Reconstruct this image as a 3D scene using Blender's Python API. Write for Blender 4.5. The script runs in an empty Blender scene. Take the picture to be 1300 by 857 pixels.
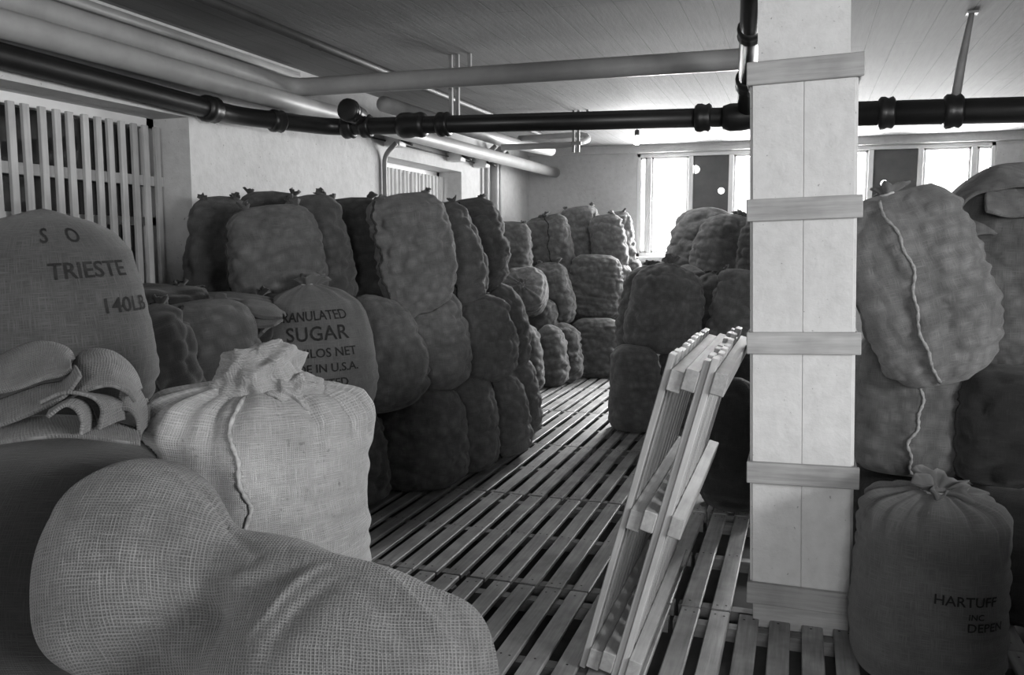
import bpy, bmesh, math, random
import numpy as np
from mathutils import Vector, Matrix, Euler

S = bpy.context.scene
COL = S.collection
PI = math.pi

# ------------------------------------------------------------------ camera
cam_d = bpy.data.cameras.new('camera')
cam = bpy.data.objects.new('camera', cam_d)
COL.objects.link(cam)
cam_d.sensor_width = 36.0
cam_d.lens = 1075.0 / 1300.0 * 36.0
cam_d.clip_start = 0.05
cam.location = (0, 0, 1.6)
cam.rotation_euler = (math.radians(90 - 6.264), 0, math.radians(18.895))
S.camera = cam

# ------------------------------------------------------------------ world, lights, exposure
W = bpy.data.worlds.new('overcast_sky')
S.world = W
W.use_nodes = True
W.node_tree.nodes['Background'].inputs[0].default_value = (1, 1, 1, 1)
W.node_tree.nodes['Background'].inputs[1].default_value = 2.2
S.view_settings.view_transform = 'Standard'
S.view_settings.look = 'None'
S.view_settings.exposure = 0.06
S.view_settings.gamma = 1.0
S.view_settings.use_curve_mapping = False


def area(name, loc, rot, sx, sy, power):
    l = bpy.data.lights.new(name, 'AREA')
    l.shape = 'RECTANGLE'
    l.size, l.size_y, l.energy = sx, sy, power
    o = bpy.data.objects.new(name, l)
    o.location, o.rotation_euler = loc, rot
    COL.objects.link(o)
    return o


# daylight entering through the end-wall windows, the side window by the camera, the slatted windows
area('daylight_end_window', (-1.2, 11.75, 2.15), (math.radians(-66), 0, 0), 1.8, 1.2, 850)
area('daylight_end_window', (1.1, 11.75, 2.15), (math.radians(-66), 0, 0), 1.8, 1.2, 850)
area('daylight_side_window', (3.95, 0.3, 2.0), (0, math.radians(64), 0), 0.95, 2.2, 330)
area('front_fill_light', (0.5, -2.95, 1.95), (math.radians(74), 0, math.radians(2)), 1.2, 0.95, 125)  # added fill from behind the camera, brightens the pillar and piles
area('daylight_slatted_window', (-4.25, 7.9, 2.0), (0, math.radians(-90), 0), 0.8, 1.7, 9)
try:
    S.cycles.use_denoising = True
    S.cycles.max_bounces = 8
    S.cycles.sample_clamp_indirect = 6.0
except Exception:
    pass


# ------------------------------------------------------------------ materials
def mat(name):
    m = bpy.data.materials.new(name)
    m.use_nodes = True
    nt = m.node_tree
    b = nt.nodes['Principled BSDF']
    return m, nt, b


def N(nt, t, **kw):
    n = nt.nodes.new(t)
    for k, v in kw.items():
        setattr(n, k, v)
    return n


def grey(v):
    return (v, v, v, 1)


def ramp(nt, src, stops):
    r = N(nt, 'ShaderNodeValToRGB')
    e = r.color_ramp.elements
    e[0].position, e[0].color = stops[0][0], grey(stops[0][1])
    e[1].position, e[1].color = stops[-1][0], grey(stops[-1][1])
    for p, v in stops[1:-1]:
        x = e.new(p)
        x.color = grey(v)
    nt.links.new(src, r.inputs[0])
    return r.outputs[0]


def mapped(nt, out='Object', scale=(1, 1, 1), rot=(0, 0, 0)):
    tc = N(nt, 'ShaderNodeTexCoord')
    mp = N(nt, 'ShaderNodeMapping')
    mp.inputs['Scale'].default_value = scale
    mp.inputs['Rotation'].default_value = rot
    nt.links.new(tc.outputs[out], mp.inputs[0])
    return mp.outputs[0]


def noise(nt, vec, scale, detail=4, rough=.6):
    n = N(nt, 'ShaderNodeTexNoise')
    n.inputs['Scale'].default_value = scale
    n.inputs['Detail'].default_value = detail
    n.inputs['Roughness'].default_value = rough
    nt.links.new(vec, n.inputs['Vector'])
    return n.outputs[0]


def mathn(nt, op, a, b):
    m = N(nt, 'ShaderNodeMath', operation=op)
    for i, v in enumerate((a, b)):
        if isinstance(v, (int, float)):
            m.inputs[i].default_value = v
        else:
            nt.links.new(v, m.inputs[i])
    return m.outputs[0]


def mul(nt, a, b):
    m = N(nt, 'ShaderNodeMix', data_type='RGBA', blend_type='MULTIPLY')
    m.inputs[0].default_value = 1
    nt.links.new(a, m.inputs[6])
    nt.links.new(b, m.inputs[7])
    return m.outputs[2]


def bump(nt, b, h, strength, dist):
    n = N(nt, 'ShaderNodeBump')
    n.inputs['Strength'].default_value = strength
    n.inputs['Distance'].default_value = dist
    nt.links.new(h, n.inputs['Height'])
    nt.links.new(n.outputs[0], b.inputs['Normal'])


def plain(name, v, rough=.8, metal=0, var=.25, scale=6, spec=.3):
    m, nt, b = mat(name)
    n = noise(nt, mapped(nt), scale)
    c = ramp(nt, n, [(.25, v * (1 - var)), (.75, v * (1 + var))])
    nt.links.new(c, b.inputs['Base Color'])
    b.inputs['Roughness'].default_value = rough
    b.inputs['Metallic'].default_value = metal
    b.inputs['Specular IOR Level'].default_value = spec
    return m


def plaster(name, v):
    m, nt, b = mat(name)
    vec = mapped(nt)
    n1 = noise(nt, vec, .9, 6, .65)
    n2 = noise(nt, vec, 14, 4, .6)
    sp = noise(nt, vec, 55, 2, .5)
    c = mul(nt, ramp(nt, n1, [(.3, v * .82), (.7, v)]), ramp(nt, n2, [(.3, .9), (.6, 1)]))
    c = mul(nt, c, ramp(nt, sp, [(.24, .45), (.30, 1)]))
    nt.links.new(c, b.inputs['Base Color'])
    b.inputs['Roughness'].default_value = .9
    bump(nt, b, n2, .35, .02)
    return m


def board_concrete(name, v):
    m, nt, b = mat(name)
    vec = mapped(nt, rot=(0, 0, PI / 2))
    br = N(nt, 'ShaderNodeTexBrick')
    nt.links.new(vec, br.inputs['Vector'])
    br.inputs['Scale'].default_value = 1
    br.inputs['Brick Width'].default_value = 3.1
    br.inputs['Row Height'].default_value = .17
    br.inputs['Mortar Size'].default_value = .004
    br.inputs['Mortar Smooth'].default_value = .3
    br.inputs['Color1'].default_value = grey(v)
    br.inputs['Color2'].default_value = grey(v * .94)
    br.inputs['Mortar'].default_value = grey(v * .68)
    g = noise(nt, mapped(nt, scale=(9, .8, 1)), 4, 5, .65)
    n1 = noise(nt, mapped(nt), .8, 4, .6)
    c = mul(nt, br.outputs[0], ramp(nt, g, [(.3, .84), (.65, 1)]))
    c = mul(nt, c, ramp(nt, n1, [(.3, .85), (.7, 1)]))
    nt.links.new(c, b.inputs['Base Color'])
    b.inputs['Roughness'].default_value = .85
    bump(nt, b, mathn(nt, 'SUBTRACT', g, mathn(nt, 'MULTIPLY', br.outputs[1], 2.0)), .35, .01)
    return m


def wood(name, v, axis='Y', var=.35, rough=.7, stain=.0, spec=.35):
    m, nt, b = mat(name)
    sc = {'X': (1.2, 22, 22), 'Y': (22, 1.2, 22), 'Z': (22, 22, 1.2)}[axis]
    oi = N(nt, 'ShaderNodeObjectInfo')
    tc = N(nt, 'ShaderNodeTexCoord')
    add = N(nt, 'ShaderNodeVectorMath', operation='ADD')
    sv = N(nt, 'ShaderNodeVectorMath', operation='SCALE')
    comb = N(nt, 'ShaderNodeCombineXYZ')
    for i in range(3):
        nt.links.new(oi.outputs['Random'], comb.inputs[i])
    nt.links.new(comb.outputs[0], sv.inputs[0])
    sv.inputs['Scale'].default_value = 17
    nt.links.new(tc.outputs['Object'], add.inputs[0])
    nt.links.new(sv.outputs[0], add.inputs[1])
    mp = N(nt, 'ShaderNodeMapping')
    mp.inputs['Scale'].default_value = sc
    nt.links.new(add.outputs[0], mp.inputs[0])
    g = noise(nt, mp.outputs[0], 3, 5, .6)
    bl = noise(nt, add.outputs[0], 4.5, 3, .6)
    c = mul(nt, ramp(nt, g, [(.25, v * (1 - var)), (.7, v * (1 + var * .5))]), ramp(nt, bl, [(.3, 1 - var - stain), (.62, 1)]))
    rnd = ramp(nt, oi.outputs['Random'], [(0, .78), (1, 1.05)])
    c = mul(nt, c, rnd)
    nt.links.new(c, b.inputs['Base Color'])
    b.inputs['Roughness'].default_value = rough
    b.inputs['Specular IOR Level'].default_value = spec
    bump(nt, b, g, .25, .004)
    return m


def burlap(name, v, thread=420, contrast=.3, blotch=.3, bstr=.5, dirt=.0, spuds=0.0, grid=0.0, period=.0066):
    m, nt, b = mat(name)
    u = noise(nt, mapped(nt, 'UV', (thread, thread / 26, 1)), 1, 2, .5)
    w = noise(nt, mapped(nt, 'UV', (thread / 26, thread, 1)), 1, 2, .5)
    t = mathn(nt, 'MAXIMUM', u, w)
    bl = noise(nt, mapped(nt), 5, 4, .6)
    c = mul(nt, ramp(nt, t, [(.42, v * (1 - contrast)), (.72, v * (1 + contrast * .6))]), ramp(nt, bl, [(.3, 1 - blotch), (.65, 1)]))
    h = t
    if grid:
        uv = N(nt, 'ShaderNodeTexCoord').outputs['UV']
        sp = N(nt, 'ShaderNodeSeparateXYZ')
        nt.links.new(uv, sp.inputs[0])
        wob = noise(nt, mapped(nt, 'UV', (9, 9, 1)), 1, 3, .6)
        g_ = []
        for ax in (0, 1):
            a = mathn(nt, 'ADD', mathn(nt, 'MULTIPLY', sp.outputs[ax], 2 * PI / period), mathn(nt, 'MULTIPLY', wob, 16.0))
            g_.append(mathn(nt, 'SINE', a, 0))
        gm = mathn(nt, 'MAXIMUM', g_[0], g_[1])
        c = mul(nt, c, ramp(nt, gm, [(0.0, 1 - grid), (.9, 1.0 + grid * .3)]))
        h = mathn(nt, 'ADD', t, mathn(nt, 'MULTIPLY', gm, .35))
    if spuds:
        # potatoes pressing against the open weave show through as paler spots
        vo = N(nt, 'ShaderNodeTexVoronoi', feature='SMOOTH_F1')
        vo.inputs['Scale'].default_value = 17
        vo.inputs['Smoothness'].default_value = .35
        wv = N(nt, 'ShaderNodeVectorMath', operation='ADD')
        nz = N(nt, 'ShaderNodeTexNoise')
        nz.inputs['Scale'].default_value = 7
        nt.links.new(mapped(nt), nz.inputs['Vector'])
        sc_ = N(nt, 'ShaderNodeVectorMath', operation='SCALE')
        sc_.inputs['Scale'].default_value = .05
        nt.links.new(nz.outputs[1], sc_.inputs[0])
        nt.links.new(mapped(nt), wv.inputs[0])
        nt.links.new(sc_.outputs[0], wv.inputs[1])
        nt.links.new(wv.outputs[0], vo.inputs['Vector'])
        c = mul(nt, c, ramp(nt, vo.outputs['Distance'], [(.05, 1 + spuds), (.35, 1.0), (.65, 1 - spuds)]))
        h = mathn(nt, 'SUBTRACT', h, mathn(nt, 'MULTIPLY', vo.outputs['Distance'], 4.0))
    oi = N(nt, 'ShaderNodeObjectInfo')
    c = mul(nt, c, ramp(nt, oi.outputs['Random'], [(0, .85), (1, 1.1)]))
    if dirt:
        d = noise(nt, mapped(nt), 40, 3, .6)
        c = mul(nt, c, ramp(nt, d, [(.28, 1 - dirt), (.36, 1)]))
    nt.links.new(c, b.inputs['Base Color'])
    b.inputs['Roughness'].default_value = .95
    b.inputs['Specular IOR Level'].default_value = .12
    b.inputs['Sheen Weight'].default_value = .2
    b.inputs['Sheen Roughness'].default_value = .6
    bump(nt, b, h, bstr, .006)
    return m


M = {
    'wall': plaster('whitewashed_plaster', .60),
    'ceiling': board_concrete('board_marked_concrete', .27),
    'darkwall': plain('unseen_dark_wall', .16, .9),  # tone of the unseen walls, darkened to cut bounced light
    'concrete': plain('dark_concrete', .07, .9),
    'pillar': plaster('white_painted_boarding', .70),
    'batten': wood('weathered_batten_wood', .46, 'X', .25),
    'slat': wood('worn_floor_slat_wood', .36, 'Y', .35, .5, .12, .5),
    'bearer': wood('rough_bearer_wood', .25, 'X', .3),
    'fresh': wood('fresh_panel_wood', .45, 'Z', .22, .55),
    'freshy': wood('fresh_bearer_wood', .42, 'Y', .25, .6),
    'lath': wood('pale_lath_wood', .5, 'Z', .2),
    'frame': plain('white_window_paint', .72, .5, 0, .08),
    'panel': plain('dark_grey_board', .10, .7, 0, .2),
    'black': plain('black_bitumen_iron', .012, .38, 0, .3, 8, .5),
    'pale': plain('pale_painted_pipe', .32, .45, 0, .15, 5, .4),
    'conduit': plain('dark_conduit', .05, .5),
    'steel': plain('grey_steel_strap', .25, .5),
    'nail': plain('rusty_nail', .03, .8),
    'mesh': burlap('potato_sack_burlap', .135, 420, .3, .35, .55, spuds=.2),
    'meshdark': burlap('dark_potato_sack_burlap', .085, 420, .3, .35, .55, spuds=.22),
    'mesh2': burlap('pale_lit_potato_sack_burlap', .185, 420, .3, .35, .55, spuds=.18),  # paler copy; light missing on the far piles is put into its colour
    'smooth': burlap('plain_flour_burlap', .125, 420, .3, .3, .4),
    'burlap': burlap('coarse_burlap', .31, 480, .3, .3, .5, dirt=.35, grid=.14, period=.005),
    'loose': burlap('loose_weave_burlap', .16, 380, .38, .35, .6, grid=.45),
    'dark': burlap('dark_shaded_burlap', .024, 420, .4, .3, .5),  # near-black copy; shade of the low and hidden sacks is in its colour
    'dark2': burlap('lettered_burlap', .078, 420, .4, .3, .5),
    'burlap2': burlap('folded_burlap', .17, 420, .4, .25, .6, grid=.25),
    'seam': plain('seam_twine', .035, .95, 0, .4, 60),
    'rope': plain('pale_seam_rope', .30, .95, 0, .4, 60),
    'cord': plain('tie_cord_fibre', .42, .95, 0, .3, 60),
    'ink': plain('stencil_ink', .026, .95, 0, .4, 30, .1),
}
m, nt, b = mat('window_glass')
g = N(nt, 'ShaderNodeBsdfGlossy')
g.inputs['Roughness'].default_value = .05
t = N(nt, 'ShaderNodeBsdfTransparent')
mx = N(nt, 'ShaderNodeMixShader')
mx.inputs[0].default_value = .06
nt.links.new(t.outputs[0], mx.inputs[1])
nt.links.new(g.outputs[0], mx.inputs[2])
nt.links.new(mx.outputs[0], nt.nodes['Material Output'].inputs[0])
M['glass'] = m
m, nt, b = mat('lit_bulb')
b.inputs['Emission Color'].default_value = (1, 1, 1, 1)
b.inputs['Emission Strength'].default_value = 40
M['bulb'] = m


# ------------------------------------------------------------------ helpers
def put(name, me, parent=None, mats=None, smooth=False):
    o = bpy.data.objects.new(name, me)
    COL.objects.link(o)
    if mats is not None and not me.materials:
        for x in (mats if isinstance(mats, (list, tuple)) else [mats]):
            me.materials.append(M[x])
    if smooth:
        me.polygons.foreach_set('use_smooth', [True] * len(me.polygons))
    if parent:
        o.parent = parent
    return o


def empty(name, loc=(0, 0, 0), rot=(0, 0, 0)):
    o = bpy.data.objects.new(name, None)
    o.empty_display_size = .1
    o.location, o.rotation_euler = loc, rot
    COL.objects.link(o)
    return o


def tag(o, label=None, cat=None, group=None, kind=None):
    for k, v in (('label', label), ('category', cat), ('group', group), ('kind', kind)):
        if v:
            o[k] = v
    return o


def box_bm(bm, lo, hi, bev=0.0, mi=0, M4=None):
    r = bmesh.ops.create_cube(bm, size=1)
    vs = r['verts']
    c = [(a + b_) / 2 for a, b_ in zip(lo, hi)]
    s = [b_ - a for a, b_ in zip(lo, hi)]
    for v in vs:
        v.co = Vector((v.co.x * s[0] + c[0], v.co.y * s[1] + c[1], v.co.z * s[2] + c[2]))
    fs = set(f for v in vs for f in v.link_faces)
    if bev:
        es = list(set(e for v in vs for e in v.link_edges))
        r = bmesh.ops.bevel(bm, geom=es, offset=bev, segments=1, affect='EDGES')
        fs = set(r['faces']) | set(f for f in fs if f.is_valid)
        vs = list(set(v for f in fs for v in f.verts))
    for f in fs:
        f.material_index = mi
    if M4 is not None:
        bmesh.ops.transform(bm, matrix=M4, verts=vs)
    return vs


def box(name, lo, hi, m_, parent=None, bev=0.0):
    bm = bmesh.new()
    box_bm(bm, lo, hi, bev)
    me = bpy.data.meshes.new(name)
    bm.to_mesh(me)
    bm.free()
    return put(name, me, parent, m_)


def boxes(name, lst, m_, parent=None, bev=0.0):
    bm = bmesh.new()
    for lo, hi in lst:
        box_bm(bm, lo, hi, bev)
    me = bpy.data.meshes.new(name)
    bm.to_mesh(me)
    bm.free()
    return put(name, me, parent, m_)


def tube_me(name, pts, r, n=14, cap=True, closed=False):
    pts = [Vector(p) for p in pts]
    rr = r if isinstance(r, (list, tuple)) else [r] * len(pts)
    V, F = [], []
    k = len(pts)
    nrm = None
    for i, p in enumerate(pts):
        a = pts[i - 1] if (i > 0 or closed) else pts[i]
        c = pts[(i + 1) % k] if (i < k - 1 or closed) else pts[i]
        t_ = (c - a).normalized()
        if nrm is None:
            nrm = t_.orthogonal().normalized()
        nrm = (nrm - t_ * nrm.dot(t_)).normalized()
        bn = t_.cross(nrm)
        for j in range(n):
            an = 2 * PI * j / n
            V.append(p + (nrm * math.cos(an) + bn * math.sin(an)) * rr[i])
    for i in range(k if closed else k - 1):
        for j in range(n):
            a, b_ = i * n + j, i * n + (j + 1) % n
            c, d = ((i + 1) % k) * n + (j + 1) % n, ((i + 1) % k) * n + j
            F.append((a, b_, c, d))
    if cap and not closed:
        F.append(tuple(range(n))[::-1])
        F.append(tuple(range((k - 1) * n, k * n)))
    me = bpy.data.meshes.new(name)
    me.from_pydata([tuple(v) for v in V], [], F)
    return me


def tube(name, pts, r, m_, parent=None, n=14, closed=False):
    return put(name, tube_me(name, pts, r, n, True, closed), parent, m_, True)


def arc_path(pts, rad, seg=6):
    """polyline with rounded corners"""
    pts = [Vector(p) for p in pts]
    out = [pts[0]]
    for i in range(1, len(pts) - 1):
        a, p, c = pts[i - 1], pts[i], pts[i + 1]
        d1, d2 = (a - p).normalized(), (c - p).normalized()
        r_ = min(rad, (a - p).length * .49, (c - p).length * .49)
        s, e = p + d1 * r_, p + d2 * r_
        for k in range(seg + 1):
            u = k / seg
            out.append(s * (1 - u) ** 2 + p * 2 * u * (1 - u) + e * u * u)
    out.append(pts[-1])
    return out


def catmull(pts, k=8):
    P = [np.array(p, float) for p in pts]
    P = [2 * P[0] - P[1]] + P + [2 * P[-1] - P[-2]]
    out = []
    for i in range(1, len(P) - 2):
        for j in range(k):
            t_ = j / k
            out.append(.5 * ((2 * P[i]) + (-P[i - 1] + P[i + 1]) * t_ + (2 * P[i - 1] - 5 * P[i] + 4 * P[i + 1] - P[i + 2]) * t_ ** 2
                             + (-P[i - 1] + 3 * P[i] - 3 * P[i + 1] + P[i + 2]) * t_ ** 3))
    out.append(P[-2])
    return np.array(out)


def sines(X, rng, n, fmin, fmax, aniso=(1, 1, 1)):
    """smooth random field from random sine waves, roughly -1..1"""
    o = np.zeros(len(X))
    for _ in range(n):
        d = rng.normal(size=3)
        d /= np.linalg.norm(d)
        d *= np.array(aniso) * rng.uniform(fmin, fmax)
        o += np.sin(X @ d + rng.uniform(0, 6.28))
    return o / math.sqrt(n)


# ------------------------------------------------------------------ the room
XW, YB, ZC, YR = 3.62, 11.3, 2.9, -2.6
FZ = -.085


def struct(name, *a, **k):
    return tag(boxes(name, *a, **k), kind='structure')


struct('floor', [((-4.6, YR - .3, FZ - .1), (4.6, YB + .4, FZ))], 'concrete')
struct('ceiling', [((-4.6, YR - .3, ZC), (4.6, YB + .4, ZC + .2))], 'ceiling')


def wall_with_holes(name, axis, at0, at1, lo, hi, holes, m_='wall'):
    """holes: list of (a0,a1,z0,z1) sorted along a"""
    L = []
    cur = lo

    def seg(a0, a1, z0, z1):
        if a1 - a0 > 1e-4 and z1 - z0 > 1e-4:
            L.append(((at0, a0, z0), (at1, a1, z1)) if axis == 'X' else ((a0, at0, z0), (a1, at1, z1)))
    for a0, a1, z0, z1 in holes:
        seg(cur, a0, FZ, ZC)
        seg(a0, a1, FZ, z0)
        seg(a0, a1, z1, ZC)
        cur = a1
    seg(cur, hi, FZ, ZC)
    return struct(name, L, m_)


wall_with_holes('wall_left', 'X', -4.02, -XW, YR, YB + .4, [(2.2, 4.41, 1.1, 2.38), (7.03, 8.84, 1.1, 2.40)])
wall_with_holes('wall_right', 'X', XW, 4.02, YR, YB + .4, [(-.9, 1.5, 1.4, 2.45)], 'darkwall')
wall_with_holes('wall_back', 'Y', YB, YB + .3, -XW, XW, [(-2.12, -.22, 1.42, 2.79), (.12, 2.08, 1.42, 2.79)])
wall_with_holes('wall_front', 'Y', YR - .3, YR, -XW, XW, [(-.3, 1.3, 1.4, 2.45)], 'darkwall')
# shallow concrete downstand along the end wall
struct('trim_1', [((-XW, YB - .05, 2.80), (XW, YB + .01, ZC + .01))], 'wall')


# end-wall windows
def disc_hole_panel(name, x0, x1, z0, z1, y, th, holes, parent):
    bm = bmesh.new()
    es = []

    def loop(pts):
        vs = [bm.verts.new((p[0], y, p[1])) for p in pts]
        for i in range(len(vs)):
            es.append(bm.edges.new((vs[i], vs[(i + 1) % len(vs)])))
    loop([(x0, z0), (x1, z0), (x1, z1), (x0, z1)])
    for cx, cz, r in holes:
        loop([(cx + r * math.cos(a * PI / 10), cz + r * math.sin(a * PI / 10)) for a in range(20)])
    bmesh.ops.triangle_fill(bm, use_beauty=True, use_dissolve=False, edges=es)
    r = bmesh.ops.extrude_face_region(bm, geom=list(bm.faces))
    bmesh.ops.translate(bm, vec=(0, th, 0), verts=[v for v in r['geom'] if isinstance(v, bmesh.types.BMVert)])
    bmesh.ops.recalc_face_normals(bm, faces=list(bm.faces))
    me = bpy.data.meshes.new(name)
    bm.to_mesh(me)
    bm.free()
    return put(name, me, parent, 'panel')


def end_window(name, x0, x1, bays, panel, holes):
    z0, z1 = 1.42, 2.79
    root = tag(empty(name, ((x0 + x1) / 2, YB + .1, z0)), kind='structure')
    inv = Vector(root.location)

    def L(lo, hi):
        return (tuple(Vector(lo) - inv), tuple(Vector(hi) - inv))
    y0, y1 = YB + .02, YB + .12
    fw = .045
    boxes('window_frame', [L((x0, y0, z0), (x0 + fw, y1, z1)), L((x1 - fw, y0, z0), (x1, y1, z1)), L((x0, y0, z1 - fw), (x1, y1, z1)), L((x0, y0, z0), (x1, y1, z0 + .07))], 'frame', root, .004)
    box('window_sill', *L((x0 - .06, YB - .09, z0 - .05), (x1 + .06, YB + .1, z0 + .02)), 'frame', root, .006)
    for a in bays[1:-1]:
        box('mullion', *L((a - .03, y0, z0 + .07), (a + .03, y1, z1 - fw)), 'frame', root, .004)
    for i, (a, c) in enumerate(zip(bays[:-1], bays[1:])):
        if i == panel:
            p = disc_hole_panel('board', a + .03 - inv.x, c - .03 - inv.x, z0 + .07 - inv.z, z1 - fw - inv.z, y0 + .03 - inv.y, .02,
                                [(hx - inv.x, hz - inv.z, hr) for hx, hz, hr in holes], root)
            p['label'] = 'dark board filling the window bay with round holes'
            continue
        s = .028
        A, C, Z0, Z1 = a + .03, c - .03, z0 + .07, z1 - fw
        sash = boxes('sash', [L((A, y0 + .02, Z0), (A + s, y1 - .02, Z1)), L((C - s, y0 + .02, Z0), (C, y1 - .02, Z1)), L((A, y0 + .02, Z0), (C, y1 - .02, Z0 + s)), L((A, y0 + .02, Z1 - s), (C, y1 - .02, Z1))], 'frame', root, .003)
        box('pane', *L((A + s * .5, y0 + .048, Z0 + s * .5), (C - s * .5, y0 + .052, Z1 - s * .5)), 'glass', sash)
    return root


end_window('window_1', -2.12, -.22, [-2.12, -1.96, -1.42, -.91, -.22], 2, [(-1.36, 2.57, .052), (-1.03, 2.29, .042)])
end_window('window_2', .12, 2.08, [.12, .74, 1.29, 1.86, 2.08], 1, [(.90, 2.34, .042)])


# slatted openings in the long wall
def slat_window(name, y0, y1, z0, z1, pitch, lw, rails):
    root = tag(empty(name, (-3.84, (y0 + y1) / 2, z0)), kind='structure')
    inv = Vector(root.location)

    def L(lo, hi):
        return (tuple(Vector(lo) - inv), tuple(Vector(hi) - inv))
    me = None
    n = int((y1 - y0) / pitch)
    rng = random.Random(3)
    for i in range(n):
        y = y1 - .07 - i * pitch
        if me is None:
            o = box('lath', (-.011, -lw / 2, 0), (.011, lw / 2, z1 - z0 - .06), 'lath', root, .002)
            me = o.data
        else:
            o = put('lath', me, root)
        o.location = Vector((-3.825 + .011, y, z0)) - inv
        o.rotation_euler = (rng.uniform(-.006, .006), 0, 0)
    for z in rails:
        box('rail', *L((-3.87, y0, z - .03), (-3.826, y1, z + .03)), 'lath', root)
    boxes('window_frame', [L((-3.95, y0, z0), (-3.89, y0 + .06, z1)), L((-3.95, y1 - .06, z0), (-3.89, y1, z1)), L((-3.95, y0, z1 - .06), (-3.89, y1, z1)), L((-3.95, y0, z0), (-3.89, y1, z0 + .08)), L((-3.95, y0, 1.72), (-3.89, y1, 1.77))], 'frame', root)
    box('pane', *L((-3.922, y0 + .05, z0 + .06), (-3.918, y1 - .05, z1 - .05)), 'glass', root)


slat_window('window_3', 2.2, 4.41, 1.1, 2.38, .093, .042, [1.99, 1.3])
slat_window('window_4', 7.03, 8.84, 1.1, 2.40, .088, .045, [1.99, 1.3])
# unseen masonry added outside the slatted windows to dim them
struct('wall_sky_blocker', [((-4.9, 1.6, FZ), (-4.7, 5.2, 3.2)), ((-4.7, 4.9, FZ), (-4.02, 5.2, 3.2)), ((-4.7, 1.6, FZ), (-4.02, 1.9, 3.2)), ((-4.9, 1.6, 2.9), (-4.0, 5.2, 3.1)), ((-4.9, 6.4, FZ), (-4.7, 9.6, 2.7)), ((-4.7, 9.4, FZ), (-4.02, 9.6, 2.6))], 'concrete')

# side window by the camera
wr = tag(empty('window_5', (3.8, .3, 1.4)), kind='structure')
boxes('window_frame', [((-.05, -1.2, 0), (.05, -1.14, 1.05)), ((-.05, 1.14, 0), (.05, 1.2, 1.05)), ((-.05, -1.2, .99), (.05, 1.2, 1.05)), ((-.05, -1.2, 0), (.05, 1.2, .06)), ((-.03, -.03, 0), (.03, .03, 1.05))], 'frame', wr)
box('pane', (-.003, -1.16, .04), (.003, 1.16, 1.01), 'glass', wr)

wf = tag(empty('window_6', (.5, YR - .15, 1.4)), kind='structure')  # unseen window, added as the opening for the front fill
boxes('window_frame', [((-.8, -.05, 0), (-.74, .05, 1.05)), ((.74, -.05, 0), (.8, .05, 1.05)), ((-.8, -.05, .99), (.8, .05, 1.05)), ((-.8, -.05, 0), (.8, .05, .06)), ((-.03, -.03, 0), (.03, .03, 1.05))], 'frame', wf)
box('pane', (-.76, -.003, .04), (.76, .003, 1.01), 'glass', wf)

# ------------------------------------------------------------------ pillar with its boxing
pil = tag(empty('pillar', (.045, 3.65, FZ), (0, math.radians(-1.7), 0)), kind='structure')
pw = .195
box('core', (-pw + .02, .02, 0), (pw - .02, .4, ZC - FZ + .02), 'pillar', pil)
for i, (a, c) in enumerate(((-pw, .002), (.0032, pw))):
    box('board', (a, 0, .16), (c, .022, 2.40), 'pillar', pil, .002)
for s in (-1, 1):
    box('board', (s * pw - .011, .024, .16), (s * pw + .011, .42, 2.40), 'pillar', pil, .002)
box('plinth_board', (-pw + .002, -.004, .0), (pw - .002, .02, .155), 'batten', pil, .003)
for i, z in enumerate((2.29, 1.745, 1.20, .65, .12)):
    z -= FZ
    tl = (.0, .0, .003, -.006, -.03)[i]
    o = box('batten', (-pw - .022, -.03, -.045), (pw + (.03 if i < 4 else .0), -.004, .045), 'batten', pil, .003)
    o.location, o.rotation_euler = (0, 0, z), (0, -tl, 0)
    for s in (-1, 1):
        o = box('batten', (-.005, 0, -.043), (.005, .42, .043), 'bearer', pil, .003)
        o.location = (s * (pw + .017), -.003, z)

# ------------------------------------------------------------------ floor duckboards
PITCH, SW, RL = .1275, .083, 1.372


def slat_mesh(name, L, w, t, seed, mats, along='Y', nails=True):
    rng = random.Random(seed)
    bm = bmesh.new()
    n = 5
    # slightly irregular long box with bevel
    box_bm(bm, (-w / 2, 0, -t), (w / 2, L, 0), .004, 0)
    for v in bm.verts:
        v.co.x += rng.uniform(-.0015, .0015)
    if nails:
        for y in (.05, L * .5, L - .05):
            for x in (-w * .22, w * .24) if rng.random() > .4 else (rng.uniform(-.01, .01),):
                r = bmesh.ops.create_circle(bm, cap_ends=True, radius=.0055, segments=7)
                bmesh.ops.translate(bm, vec=(x, y + rng.uniform(-.01, .01), .0008), verts=r['verts'])
                for f in set(f for v in r['verts'] for f in v.link_faces):
                    f.material_index = 1
                    if f.normal.z < 0:
                        f.normal_flip()
    me = bpy.data.meshes.new(name)
    bm.to_mesh(me)
    bm.free()
    for x in mats:
        me.materials.append(M[x])
    return me


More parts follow.
